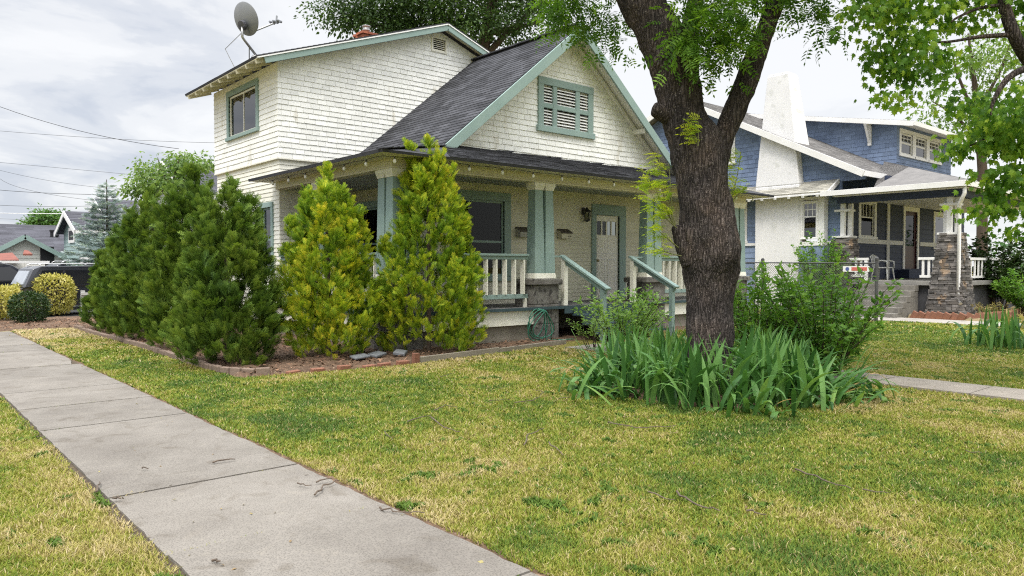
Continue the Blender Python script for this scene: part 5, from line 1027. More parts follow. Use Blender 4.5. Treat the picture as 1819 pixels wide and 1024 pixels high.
# dark oak behind the house
D0 = 34.; b = farpos(830, D0); t = thing('oak_tree', 'large dark leafy tree rising behind the white house roof', 'tree', b)
mb = MB(); p = lambda x, y, d=D0: at(x, y, d)
mb.tube([b, p(845, 300), p(850, 120), p(868, 40), p(880, -30)], [.5, .42, .34, .26, .2], 10); mb.build('trunk', m_bark2, t)
for br_ in ([p(852, 110), p(900, 60), p(945, 20), p(985, -20)], [p(862, 60), p(915, 50), p(965, 38)], [p(855, 90), p(800, 40), p(740, 0)], [p(850, 130), p(760, 80), p(680, 50), p(620, 30)]):
    mb = MB(); mb.tube(br_, list(np.linspace(.17, .05, len(br_))), 8); mb.build('limb', m_bark2, t)
sc_ = D0/F_PX; bl = []
for x, y, rx, ry, n in ((620, 15, 60, 30, 34), (690, 25, 70, 40, 60), (760, 20, 70, 50, 70), (800, 60, 60, 30, 40), (690, 70, 35, 22, 16), (870, -30, 90, 40, 60), (930, 35, 60, 55, 44), (850, 40, 40, 40, 26), (760, -60, 140, 50, 60), (960, -40, 90, 50, 40), (605, 45, 35, 22, 10)): bl.append((p(x, y), (rx*sc_, 2.4, ry*sc_), n))
crown(t, 'crown', bl, m_oak, (LV, LFq), .19, .2, .42, 62)
# young tree over the hedge
D1 = 25.; b = farpos(305, D1); t = thing('leafy_tree', 'light green leafy tree showing above the dark hedge left of the house', 'tree', b); p = lambda x, y, d=D1: at(x, y, d)
mb = MB(); mb.tube([b, p(305, 380), p(310, 320), p(320, 275)], [.16, .12, .07, .02], 8)
for q in ((p(306, 360), p(270, 320), p(240, 300)), (p(308, 340), p(345, 300), p(370, 290)), (p(308, 345), p(285, 300), p(280, 280))): mb.tube(q, [.05, .03, .01], 6)
mb.build('trunk', m_bark2, t); s_ = D1/F_PX
crown(t, 'crown', [(p(330, 290), (38*s_, .9, 22*s_), 34), (p(270, 305), (34*s_, .9, 26*s_), 28), (p(245, 335), (22*s_, .8, 22*s_), 16), (p(320, 330), (50*s_, .9, 25*s_), 30), (p(360, 290), (18*s_, .7, 18*s_), 8)], m_ltree, (LV, LFq), .15, .2, .2, 26)
D2 = 85.; b = farpos(95, D2); t = thing('round_tree', 'round bright green tree far beyond the cottage roof', 'tree', b); p = lambda x, y, d=D2: at(x, y, d); s_ = D2/F_PX
MB().tube([b, p(95, 400)], [.3, .2], 8).build('trunk', m_bark2, t)
crown(t, 'crown', [(p(90, 392), (26*s_, 2, 16*s_), 30), (p(70, 398), (24*s_, 2, 10*s_), 18), (p(112, 398), (16*s_, 2, 12*s_), 14)], LEAF('far_green', [(0, (.05, .12, .03)), (1, (.12, .24, .05))], .3), (LV, LFq), .34, .2, .5, 110)
D3 = 40.; b = farpos(1745, D3); t = thing('pale_tree', 'pale yellow green airy tree behind the blue house at right', 'tree', b); p = lambda x, y, d=D3: at(x, y, d); s_ = D3/F_PX
mb = MB(); mb.tube([b, p(1745, 300), p(1735, 180), p(1720, 60)], [.3, .24, .16, .05], 8)
for q in ((p(1742, 250), p(1690, 200), p(1655, 180)), (p(1738, 200), p(1780, 120), p(1800, 60)), (p(1740, 230), p(1700, 130), p(1690, 90))): mb.tube(q, [.1, .07, .02], 6)
mb.build('trunk', m_bark2, t)
crown(t, 'crown', [(p(1740, 110), (70*s_, 2, 60*s_), 44), (p(1690, 190), (50*s_, 2, 40*s_), 26), (p(1770, 210), (60*s_, 2, 60*s_), 40), (p(1800, 100), (50*s_, 2, 70*s_), 34), (p(1700, 250), (50*s_, 2, 30*s_), 14)], m_ltree, (LV, LFq), .26, .3, .4, 22)
tb_ = []
for i in range(26): tb_.append(((70+RNG.uniform(-6, 10), -40+i*3.6, RNG.uniform(1.6, 3.2)), (2.6, 2.6, RNG.uniform(1.6, 2.6)), 9))
tag(crown(None, 'far_tree_belt', tb_, m_gtree, (LV, LFq), .5, .2, .7, 26), kind='stuff')
# ================================================================ BIG STREET TREE
def bark_mat():
    m, nt = nodes('furrowed_bark'); out = N(nt, 'ShaderNodeOutputMaterial'); b = N(nt, 'ShaderNodeBsdfPrincipled', Roughness=.95); L(nt, b.outputs[0], out.inputs[0]); b.inputs['Specular IOR Level'].default_value = .15
    tc = N(nt, 'ShaderNodeTexCoord'); mp = N(nt, 'ShaderNodeMapping'); mp.inputs['Scale'].default_value = (1, 1, .17); L(nt, tc.outputs['Object'], mp.inputs[0])
    v = N(nt, 'ShaderNodeTexVoronoi', Scale=30.); v.feature = 'DISTANCE_TO_EDGE'; n0 = N(nt, 'ShaderNodeTexNoise', Scale=9., Detail=4.); L(nt, mp.outputs[0], n0.inputs['Vector'])
    mxv = N(nt, 'ShaderNodeMixRGB'); mxv.inputs[0].default_value = .12; L(nt, mp.outputs[0], mxv.inputs[1]); L(nt, n0.outputs['Color'], mxv.inputs[2]); L(nt, mxv.outputs[0], v.inputs['Vector'])
    n1 = N(nt, 'ShaderNodeTexNoise', Scale=55., Detail=5.); L(nt, tc.outputs['Object'], n1.inputs['Vector'])
    r = ramp(nt, [(.0, (.022, .019, .018)), (.14, (.066, .056, .052)), (.45, (.115, .100, .093))]); L(nt, v.outputs['Distance'], r.inputs[0])
    r2 = ramp(nt, [(.60, (0, 0, 0)), (.70, (1, 1, 1))]); L(nt, n1.outputs['Fac'], r2.inputs[0]); mx = N(nt, 'ShaderNodeMixRGB'); L(nt, r2.outputs[0], mx.inputs[0]); L(nt, r.outputs[0], mx.inputs[1]); mx.inputs[2].default_value = (.23, .21, .195, 1)
    n2 = N(nt, 'ShaderNodeTexNoise', Scale=2.6, Detail=5.); L(nt, tc.outputs['Object'], n2.inputs['Vector']); r4 = ramp(nt, [(.34, (.62, .62, .64)), (.5, (1., .97, .95)), (.68, (1.35, 1.22, 1.1))]); L(nt, n2.outputs['Fac'], r4.inputs[0])
    mm = N(nt, 'ShaderNodeMixRGB', blend_type='MULTIPLY'); mm.inputs[0].default_value = 1; L(nt, mx.outputs[0], mm.inputs[1]); L(nt, r4.outputs[0], mm.inputs[2]); L(nt, mm.outputs[0], b.inputs['Base Color'])
    ad = N(nt, 'ShaderNodeMath', operation='ADD'); L(nt, v.outputs['Distance'], ad.inputs[0]); ml = N(nt, 'ShaderNodeMath', operation='MULTIPLY'); ml.inputs[1].default_value = .25; L(nt, n1.outputs['Fac'], ml.inputs[0]); L(nt, ml.outputs[0], ad.inputs[1])
    bp = N(nt, 'ShaderNodeBump', Strength=1., Distance=.05); L(nt, ad.outputs[0], bp.inputs['Height']); L(nt, bp.outputs[0], b.inputs['Normal']); return m
m_bark = bark_mat()
def barktube(name, prof, parent, nseg=56, sub=10, ridge=.018, seed=0):
    """prof: list of (centre, radius); smooth interpolation, furrowed by noise"""
    C_ = np.array([q[0] for q in prof], float); R_ = np.array([q[1] for q in prof]); s = np.linspace(0, len(prof)-1, (len(prof)-1)*sub+1); i = np.clip(s.astype(int), 0, len(prof)-2); f = s-i
    def cat(A):
        A = A.reshape(len(prof), -1); p0 = A[np.maximum(i-1, 0)]; p1 = A[i]; p2 = A[i+1]; p3 = A[np.minimum(i+2, len(prof)-1)]; t = f[:, None]
        return .5*((2*p1)+(-p0+p2)*t+(2*p0-5*p1+4*p2-p3)*t*t+(-p0+3*p1-3*p2+p3)*t**3)
    cc = cat(C_); rr = cat(R_)[:, 0]; T_ = nrm(np.gradient(cc, axis=0)); e1 = nrm(np.cross(T_, np.tile([.1, .95, .05], (len(cc), 1)))); e2 = np.cross(T_, e1); th = np.linspace(0, 2*PI, nseg, endpoint=False)
    dirs = e1[:, None]*np.cos(th)[None, :, None]+e2[:, None]*np.sin(th)[None, :, None]; V = cc[:, None]+dirs*rr[:, None, None]; Q = V.reshape(-1, 3); nz = vnoise(Q*np.array([1, 1, .3]), 14., seed)+.5*vnoise(Q*np.array([1, 1, .35]), 33., seed+1); lump = vnoise(Q, 3.2, seed+2)
    Q = Q+dirs.reshape(-1, 3)*((nz-.75)*ridge*2+(lump-.5)*.07*np.repeat(rr, nseg)/.35)[:, None]; k = len(cc); ii = np.arange(k*nseg).reshape(k, nseg); Fq = np.stack([ii[:-1], np.roll(ii[:-1], -1, 1), np.roll(ii[1:], -1, 1), ii[1:]], -1).reshape(-1, 4); return npmesh(name, Q, Fq, m_bark, parent, smooth=True)
TD = 1.55*F_PX/(692-475)      # distance of the trunk
tr = thing('street_tree', 'big dark barked tree rising from the ring of iris in front of the porch', 'tree', TREE); Tp = lambda x, y, d=0.: at(x, y, TD+d); px = TD/F_PX
trunk = barktube('trunk', [(Tp(1264, 714), 68*px), (Tp(1264, 692), 53*px), (Tp(1263, 655), 44*px), (Tp(1262, 605), 40*px), (Tp(1261, 555), 39*px), (Tp(1261, 500), 43*px), (Tp(1262, 455), 54*px), (Tp(1260, 425), 53*px), (Tp(1255, 385), 47*px), (Tp(1247, 335), 45*px), (Tp(1243, 295), 47*px), (Tp(1236, 258), 47*px), (Tp(1216, 215), 38*px), (Tp(1206, 165), 38*px), (Tp(1196, 120), 40*px), (Tp(1172, 60), 41*px), (Tp(1138, 0), 37*px), (Tp(1112, -70), 42*px), (Tp(1090, -150), 36*px), (Tp(1060, -300), 26*px), (Tp(1040, -450), 15*px)], tr, 72, 14, .02, 3)
barktube('limb', [(Tp(1262, 335), 28*px), (Tp(1270, 290), 24*px), (Tp(1284, 246), 19*px), (Tp(1303, 200), 19*px), (Tp(1320, 160), 20*px), (Tp(1334, 120), 20*px), (Tp(1352, 75), 18*px), (Tp(1366, 38), 16*px), (Tp(1378, 0), 17*px), (Tp(1400, -80), 15*px), (Tp(1440, -180), 12*px), (Tp(1480, -320), 7*px)], tr, 40, 10, .012, 5)
barktube('limb', [(Tp(1205, 190, .1), 26*px), (Tp(1218, 130, .2), 22*px), (Tp(1224, 60, .4), 17*px), (Tp(1240, -20, .6), 15*px), (Tp(1265, -120, .7), 12*px), (Tp(1290, -300, .8), 7*px)], tr, 40, 10, .012, 6)
barktube('branch_stub', [(Tp(1232, 460, -.05), 26*px), (Tp(1214, 432, -.08), 17*px), (Tp(1204, 412, -.1), 12*px), (Tp(1202, 402, -.1), 9*px), (Tp(1202, 400, -.1), 2*px)], tr, 28, 8, .008, 7)
barktube('burl', [(Tp(1190, 205, -.05), 20*px), (Tp(1172, 198, -.08), 15*px), (Tp(1161, 194, -.1), 11*px), (Tp(1158, 193, -.1), 2*px)], tr, 28, 8, .006, 8)
m_ash = LEAF('street_tree_leaf', [(0, (.04, .10, .016)), (.5, (.095, .20, .027)), (.8, (.19, .33, .04)), (1, (.30, .44, .06))], .48, .45)
m_sprt = LEAF('young_sprout_leaf', [(0, (.22, .33, .03)), (.6, (.42, .52, .04)), (1, (.58, .60, .07))], .5)
# visible hanging foliage and the crown above it
bl = [(Tp(1020, 15, .6), (.40, .5, .16), 15), (Tp(985, 30, .9), (.25, .4, .18), 8), (Tp(1075, 45, .8), (.30, .4, .22), 12), (Tp(1095, 85, .9), (.16, .3, .10), 4), (Tp(1060, -20, .3), (.5, .6, .3), 20),
      (Tp(1258, 20, -.3), (.38, .4, .30), 26), (Tp(1285, 40, -.5), (.30, .4, .26), 24), (Tp(1235, 65, -.4), (.26, .3, .26), 14), (Tp(1285, 95, -.4), (.20, .3, .12), 9), (Tp(1345, -30, -.4), (.35, .4, .12), 12), (Tp(1425, -2, -.2), (.40, .4, .16), 16), (Tp(1455, 40, 0), (.2, .3, .14), 5), (Tp(1262, 120, -.3), (.12, .2, .12), 5), (Tp(1215, 95, -.6), (.14, .2, .18), 5), (Tp(1300, 62, -.5), (.10, .3, .12), 4)]
crown(tr, 'lower_foliage', bl, m_ash, ASH, .17, .1, .15, 9)
tc_ = Tp(1240, -330); bl = [(tc_+np.array(q), (1.5, 1.5, .8), 48) for q in ((0, 0, .3), (1.7, -.2, -.1), (-1.6, .5, .1), (.3, -1.9, -.05), (-.2, 1.9, 0), (1.5, 1.6, .5), (-1.5, -1.4, .3), (2.2, -1.9, .4), (.2, .2, 1.6), (3.1, .6, .5), (.9, -3.2, .6))]
crown(tr, 'upper_foliage', bl, m_ash, ASH, .24, .3, .30, 14)
m_twg = M('green_twig', (.16, .17, .06), rough=.7); P_ = []; D_ = []
for a, b, c in ((Tp(1200, 400, -.2), Tp(1178, 340, -.3), Tp(1168, 262, -.3)), (Tp(1198, 400, -.2), Tp(1165, 350, -.3), Tp(1152, 300, -.35)), (Tp(1202, 405, -.25), Tp(1170, 380, -.4), Tp(1158, 345, -.4)), (Tp(1205, 440, -.2), Tp(1180, 420, -.35), Tp(1158, 400, -.4)), (Tp(1210, 455, -.2), Tp(1185, 450, -.3), Tp(1160, 440, -.4)), (Tp(1195, 400, -.2), Tp(1192, 340, -.3), Tp(1188, 290, -.3)), (Tp(1196, 400, -.2), Tp(1180, 370, -.3), Tp(1175, 320, -.4)),
                (Tp(1300, 350, .0), Tp(1312, 310, 0), Tp(1316, 270, 0)), (Tp(1298, 360, 0), Tp(1318, 340, .1), Tp(1330, 330, .1)), (Tp(1240, 260, -.45), Tp(1241, 240, -.46), Tp(1240, 215, -.46))):
    pts = [a*(1-u)**2+2*b*u*(1-u)+c*u*u for u in np.linspace(0, 1, 7)]; MB().tube(pts, list(np.linspace(.008, .003, 7)), 5, r=.4).build('sprout_stem', m_twg, tr); n = 26; u = RNG.uniform(.2, 1, n); P_.append(RNG.normal(0, .035, (n, 3))+a*((1-u)**2)[:, None]+2*b*(u*(1-u))[:, None]+c*(u*u)[:, None]); dd = rdir(n); dd[:, 2] = np.abs(dd[:, 2])*.6; D_.append(nrm(dd+nrm(_rt*-.3)))
P_ = np.concatenate(P_); D_ = np.concatenate(D_); n = len(P_); Zr = RNG.normal(0, .4, (n, 3)); Zr[:, 2] += 1; X, Y, Z = axes(D_, Zr); V, Fc = scatter(*compound(6, .30, .8, .35), P_, X, Y, Z, RNG.uniform(.7, 1.3, n)*.15); npmesh('sprout_foliage', V, Fc, m_sprt, tr, np.repeat(RNG.random(n), 14))
# ================================================================ MAPLE at the right edge
MD = 8.5; mpx = MD/F_PX; b = at(2080, 475, 9.5); b[2] = 0; mt_ = thing('maple_tree', 'maple with broad lobed leaves hanging in from the right photo edge', 'tree', b); Mp = lambda x, y, d=0.: at(x, y, MD+d)
barktube('trunk', [(b-(0, 0, .1), .30), (b+(0, 0, .6), .25), (b+(0, 0, 2.2), .23), (Mp(2060, 60, .8), .2), (Mp(2040, -150, .7), .15), (Mp(2020, -400, .6), .08)], mt_, 40, 10, .012, 9)
for br_, r0, r1 in (([Mp(2060, 300, .8), Mp(1940, 190, .5), Mp(1850, 130, .2), Mp(1805, 70, 0), Mp(1782, 0, 0), Mp(1775, -60, 0)], .10, .045), ([Mp(1800, 62, 0), Mp(1740, 66, 0), Mp(1690, 74, 0), Mp(1650, 76, 0)], .028, .010), ([Mp(1790, 8, 0), Mp(1740, 15, 0), Mp(1700, 32, 0), Mp(1690, 40, 0)], .022, .008), ([Mp(2050, 240, .5), Mp(1900, 110, .2), Mp(1830, 120, -.3), Mp(1790, 140, -.4), Mp(1765, 180, -.4), Mp(1760, 205, -.4)], .06, .012), ([Mp(2050, 200, .5), Mp(1880, 170, .2), Mp(1790, 230, .0), Mp(1720, 260, 0)], .05, .01), ([Mp(1775, -50, 0), Mp(1680, -30, 0), Mp(1590, 10, 0), Mp(1540, 40, 0)], .035, .008)):
    barktube('branch', [(q, r0+(r1-r0)*i/(len(br_)-1)) for i, q in enumerate(br_)], mt_, 14, 6, .002, 10)
m_map = LEAF('maple_leaf', [(0, (.045, .12, .017)), (.5, (.12, .25, .028)), (.8, (.26, .40, .042)), (1, (.40, .52, .065))], .5, .45)
bl = [(Mp(x, y, d), (rx*mpx, .45, ry*mpx), n) for x, y, rx, ry, n, d in ((1600, 10, 80, 30, 26, 0), (1520, 15, 35, 28, 7, 0), (1505, 45, 15, 14, 3, 0), (1700, 20, 70, 30, 16, .2), (1600, 80, 50, 40, 20, 0), (1600, 120, 28, 36, 14, .1), (1625, 140, 20, 30, 8, .1), (1600, 170, 14, 14, 4, 0), (1665, 95, 36, 24, 7, .2), (1790, 20, 60, 40, 10, .4), (1785, 185, 45, 36, 15, -.4), (1765, 235, 36, 24, 12, 0), (1810, 250, 42, 50, 22, -.2), (1760, 190, 40, 50, 14, .3), (1722, 268, 22, 12, 6, 0), (1798, 320, 40, 34, 17, -.1), (1800, 380, 35, 28, 9, 0), (1855, 270, 45, 90, 34, 0), (1770, 370, 25, 22, 4, 0), (1790, 405, 16, 16, 4, .2), (1740, -60, 160, 60, 40, .3), (1560, -50, 90, 40, 16, .1), (1900, 100, 90, 160, 60, .4), (1860, 20, 60, 80, 20, .3))]
crown(mt_, 'foliage', bl, m_map, MAPLE, .075, .45, .10, 15)
tc_ = Mp(2000, -350, .5); crown(mt_, 'upper_foliage', [(tc_+np.array(q), (1.6, 1.6, .9), 50) for q in ((0, 0, 0), (-1.5, -1.2, .4), (1.4, -1.2, .2), (-.5, 1.6, .4), (-2.2, .4, .9), (1, 1, 1))], m_map, MAPLE, .17, .5, .3, 12)
# ================================================================ IRIS
m_iris = LEAF('iris_blade', [(0, (.035, .105, .026)), (.45, (.075, .185, .044)), (.85, (.15, .29, .075)), (.965, (.24, .38, .10)), (.975, (.36, .24, .08)), (1, (.40, .28, .12))], .3, .45, .3)
def iris_clump(name, n, hmin, hmax, out=.0, spread=.14, oa=0.):
    V = []; Fc = []; rr = []; K = 7
    for i in range(n):
        a = RNG.uniform(0, 2*PI); d = np.array([math.cos(a), math.sin(a), 0]); o = np.array([math.cos(oa), math.sin(oa), 0]); p = RNG.normal(0, spread, 3)*np.array([1, 1, 0]); rim = out > .8 and RNG.random() < .42; Lh = RNG.uniform(.30, .52) if rim else RNG.uniform(hmin, hmax); lean = RNG.uniform(.25, 1.25); dr_ = nrm(d*lean+o*out*RNG.uniform(.3, 1.3)); tilt = RNG.uniform(1.1, 1.9) if rim else RNG.uniform(.10, .5)+out*RNG.uniform(0, .8); bend = RNG.uniform(.2, 1.7)*(RNG.random() < .55)+out*RNG.uniform(.1, .8); side = nrm(np.cross(dr_, (0, 0, 1))); w0 = RNG.uniform(.020, .036); q = p.copy(); ang = tilt*.5; b0 = len(V)
        sd = nrm(side*math.cos(.6)+dr_*math.sin(.6)*RNG.choice([-1, 1])); st_ = Lh/K
        for k in range(K+1):
            u = k/K; w_ = w0*(.8+.5*u if u < .5 else 1.05*(1-((u-.5)/.5)**1.8)); V += [q-sd*w_, q+np.cross(sd, nrm(dr_*math.sin(ang)+np.array([0, 0, math.cos(ang)])))*.004, q+sd*w_]; ang += bend*st_/Lh*(1.6*u+.3)*1.6; q = q+st_*(dr_*math.sin(ang)+np.array([0, 0, math.cos(ang)]))
        c = RNG.random()
        for k in range(K):
            for e in (0, 1): a0 = b0+3*k+e; Fc.append((a0, a0+1, a0+4, a0+3)); rr.append(c if c < .965 else (c if k > 2 else .5))
    return np.array(V), np.array(Fc), rr
il = {'f': 'clump of green sword leaved iris at the front rim of the tree ring', 'b': 'clump of green sword leaved iris behind or beside the trunk in the tree ring'}
protos = {}
ring = []
for i in range(22):
    a = i*2*PI/22; ring.append((a, 1.36+RNG.uniform(-.15, .15)))
for i in range(16): ring.append((i*2*PI/16+.2, .95+RNG.uniform(-.1, .1)))
for i in range(9): ring.append((i*2*PI/9+.1, .68+RNG.uniform(-.06, .06)))
grpi = 'iris clumps in the ring round the big tree'
kinds = []
for k in range(6):
    V, Fc, rr = iris_clump('iris_clump', 34 if k < 3 else 20, .40 if k < 3 else .55, .78 if k < 3 else .92, 1.0 if k < 3 else .3, .17 if k < 3 else .15); kinds.append((V, Fc, rr))
pro = [None]*6
for i, (a, r) in enumerate(ring):
    k = (i % 3)+(0 if r > 1.3 else 3); x, y = TREE[0]+r*math.cos(a), TREE[1]+r*math.sin(a); front = (math.cos(a)*_rt[0]*0+(-math.cos(a)*_f0[0]-math.sin(a)*_f0[1])) > .25
    if pro[k] is None:
        V, Fc, rr = kinds[k]; o = npmesh('iris_clump', V, Fc, m_iris, None, rr); pro[k] = o
    else:
        o = pro[k].copy(); COL.objects.link(o)
    o.location = (x, y, .01); o.rotation_euler = (0, 0, a+RNG.uniform(-.3, .3)); s = RNG.uniform(.88, 1.14); o.scale = (s, s, s); tag(o, il['f' if front else 'b'], 'plant', grpi)
V, Fc, rr = iris_clump('iris', 90, .5, .85, .0, .32); q = gnd(1785, 618); tag(npmesh('iris_clump', V+q, Fc, m_iris, None, rr, base=q), 'separate clump of sword leaved iris on the far lawn at right edge', 'plant')
V, Fc, rr = iris_clump('iris', 50, .4, .7, .0, .3); q = gnd(1835, 585); tag(npmesh('dry_grass_tuft', V*np.array([1, 1, .8])+q, Fc, LEAF('dry_tuft', [(0, (.30, .26, .10)), (1, (.50, .40, .20))], .3), None, rr, base=q), 'tuft of dry straw grass beside the raised bed at right', 'grass tuft')
# ================================================================ EDGING, TWIGS
m_edge = M('old_edging_block', (.30, .22, .17), (.20, .15, .12), 6, .95, .6, 50, rnd=.25); m_or = M('weathered_brick', (.30, .135, .085), (.20, .10, .07), 9, .95, .6, 60, rnd=.3); m_board = M('grey_board_edge', (.27, .24, .19), (.19, .165, .13), 4, .9, .3, 60, (.4, 3, 3))
def brick_proto(name, w_, d_, h_, mat):
    mb = MB(); e = lambda: random.uniform(-.006, .006); q = []
    for z in (0, h_): q += [(-w_/2+e(), -d_/2+e(), z+e()), (w_/2+e(), -d_/2+e(), z+e()), (w_/2+e(), d_/2+e(), z+e()), (-w_/2+e(), d_/2+e(), z+e())]
    mb.hexa(q); return mb.build(name, mat, None, bevel=.008)
pts = [(3.86, 21.2)]+[(3.86+.04*math.sin(y*.9), y) for y in np.arange(21, 10.9, -.205)]+[(3.9, 10.72), (3.98, 10.52), (4.12, 10.36), (4.3, 10.27)]
eb = brick_proto('edging_block', .19, .07, .135, m_edge); first = True
for (x, y), (x2, y2) in zip(pts[:-1], pts[1:]):
    o = eb if first else eb.copy()
    if not first: COL.objects.link(o)
    first = False; o.location = ((x+x2)/2, (y+y2)/2, -.03+random.uniform(-.012, .012)); o.rotation_euler = (random.uniform(-.08, .08), random.uniform(-.04, .04), math.atan2(y2-y, x2-x)+random.uniform(-.05, .05)); tag(o, 'weathered edging block in the curved row between hedge bed and lawn', 'edging block', 'edging blocks along the hedge bed')
ob = brick_proto('loose_brick', .2, .095, .10, m_or); spots = [(4.6, 10.18, .2, 0), (4.95, 10.12, -.05, 0), (5.35, 10.07, .05, 0), (5.75, 10.02, .0, 0), (6.0, 10.0, .1, 0), (6.32, 9.97, -.05, 0)]
for i, (x, y, a, u) in enumerate(spots):
    o = ob if i == 0 else ob.copy()
    if i: COL.objects.link(o)
    o.location = (x, y, -.05+.012*(i % 3)); o.rotation_euler = (.05+.04*(i % 2), .03*(i % 3-1), a); tag(o, 'half sunk reddish brick edging the bed below the bright arborvitae', 'brick', 'bricks along the front bed')
sbk = brick_proto('upright_brick', .11, .08, .2, m_or); sbk.location = (6.55, 9.95, -.02); sbk.rotation_euler = (0, .05, .1); tag(sbk, 'upright reddish brick at the left end of the grey edging board', 'brick')
mb = MB(); mb.beam((6.63, 9.98, .05), (8.5, 10.22, .055), .05, .12); mb.build; tag(mb.build('edging_board', m_board, None, base=(6.6, 9.98, 0), bevel=.006), 'long grey timber board edging the bed from brick to hose pier', 'board')
mb = MB(); mb.beam((8.53, 10.24, .045), (10.6, 10.64, .04), .05, .10); tag(mb.build('edging_board', m_board, None, base=(8.5, 10.2, 0), bevel=.006), 'pale grey timber board edging the bed in front of the hose', 'board')
mb = MB()
for i, (x, y) in enumerate(((6.0, 10.75), (6.35, 10.8), (6.75, 10.72))): mb = MB(); mb.box(x-.14, x+.14, y-.1, y+.1, .08, .115+.01*i); o = mb.build('flat_stone', M('grey_slate', (.20, .21, .22), (.13, .14, .15), 6, .7, .4, 50) if i == 0 else bpy.data.materials['grey_slate'], None, base=(x, y, .08), bevel=.012); o.rotation_euler = (.12, -.08, .4*i); tag(o, ('grey slate lying under the gap, left of three', 'grey slate lying in mulch, middle of three between the bright shrubs', 'grey slate nearest the tall pointed shrub')[i], 'stone', 'slates in the mulch')
# raised bed of the blue house with soldier bricks
rb2 = MB(); xs = np.linspace(23.9, 31, 40)
bedpts = [(24.0, 9.25), (24.0, 8.7), (24.02, 8.2), (24.1, 7.8), (24.35, 7.5), (24.8, 7.35), (25.4, 7.3), (26.2, 7.28), (27.2, 7.25), (28.5, 7.2), (30, 7.15), (32, 7.1)]
inb = lambda x, y: (x > 24.02) & (x < 32) & (y > 7.35) & (y < 9.3) & ((x-24.0)+(y-7.2) > .42)
P = bump_sheet('raised_bed', inb, 24, 32, 7.2, 9.4, .1, M('dry_bed_soil', (.26, .20, .11), (.16, .13, .07), 8, .95, .8, 40), .12)
bpz = brick_proto('border_brick', .2, .09, .3, m_or); first = True
for (x, y), (x2, y2) in zip(bedpts[:-1], bedpts[1:]):
    Ln = math.hypot(x2-x, y2-y); n = max(1, int(Ln/.15))
    for i in range(n):
        o = bpz if first else bpz.copy()
        if not first: COL.objects.link(o)
        first = False; u = (i+.5)/n; o.location = (x+(x2-x)*u, y+(y2-y)*u, -.08); o.rotation_euler = (random.uniform(-.1, .1), .42+random.uniform(-.12, .12), math.atan2(y2-y, x2-x)+random.uniform(-.1, .1)); tag(o, 'tilted red brick in the border of the raised bed by the blue house', 'brick', 'tilted border bricks at the blue house')
# twigs: (photo bearing points on the ground), thickness, label
m_twig = M('grey_brown_twig', (.15, .115, .085), (.09, .07, .055), 20, .9)
TW = [([(722, 750), (745, 742), (766, 738)], 8, 'bent twig on the lawn left of a crossing pair'), ([(772, 729), (790, 720), (812, 723)], 7, 'curved grey twig lying highest of the left lawn cluster'), ([(764, 742), (790, 760), (817, 767)], 9, 'long dark twig running down right from the bent twig'), ([(870, 712), (905, 710)], 6, 'thin twig on the lawn left of the hooked one'), ([(915, 716), (948, 711), (966, 697), (948, 692)], 7, 'hooked dark twig on the lawn below the hose'), ([(994, 706), (1035, 702)], 6, 'thin dark twig just left of the iris ring'), ([(931, 792), (938, 772), (966, 761)], 9, 'arched twig in the middle of the lawn'), ([(976, 785), (1000, 809)], 8, 'short brown twig right of the arched twig'), ([(1079, 749), (1132, 761), (1200, 756)], 8, 'long pale twig in front of the iris ring'), ([(684, 768), (697, 782)], 6, 'small twig alone on the lawn nearest the walk bend'), ([(783, 669), (803, 664)], 6, 'tiny twig on the lawn below the tall pointed shrub'), ([(1154, 874), (1198, 888)], 7, 'dark twig half hidden in the lawn, low centre'),
      ([(1413, 831), (1460, 851), (1512, 868)], 9, 'long dark twig on the right part of the lawn'), ([(1535, 872), (1578, 876)], 6, 'thin twig beyond the end of the long right twig'), ([(1200, 872), (1240, 896), (1279, 908)], 9, 'long dark twig on the lawn, lowest of the centre ones'), ([(1328, 906), (1361, 914)], 8, 'short dark twig right of the lowest centre twig'), ([(1714, 801), (1744, 805)], 6, 'short twig on the shaded lawn at far right'),
      ([(380, 821), (418, 816)], 10, 'straight dark twig lying across the middle of the sidewalk slab'), ([(527, 859), (554, 862)], 7, 'left small twig of three near the right sidewalk edge'), ([(560, 857), (590, 850)], 8, 'uppermost of three twigs at the right sidewalk edge'), ([(560, 878), (574, 862), (603, 854)], 9, 'curved twig, largest of three at the right sidewalk edge'), ([(168, 873), (177, 856)], 9, 'dark twig on the left rim of the sidewalk'), ([(199, 885), (215, 886)], 10, 'stubby twig on the slab joint at the left sidewalk rim'), ([(675, 902), (700, 909), (754, 911)], 8, 'twig bridging sidewalk edge and lawn by the nearest joint'), ([(378, 995), (392, 997)], 10, 'small dark curled bit on the nearest sidewalk slab'), ([(253, 832), (262, 833)], 8, 'tiny dark bit left of the straight sidewalk twig')]
for pts, th, lab in TW:
    P3 = [gnd(*q, z=.05 if 'walk' in lab or 'slab' in lab else .055) for q in pts]; pp = []
    for a, b in zip(P3[:-1], P3[1:]):
        for u in (0, .25, .5, .75): pp.append(a+(b-a)*u+RNG.normal(0, .008, 3)*np.array([1, 1, .6]))
    pp.append(P3[-1]); n = len(pp); tag(MB().tube(pp, list(np.linspace(th/1250., th/2600., n)), 6).build('twig', m_twig, None, base=P3[0]), lab, 'twig', 'fallen twigs')
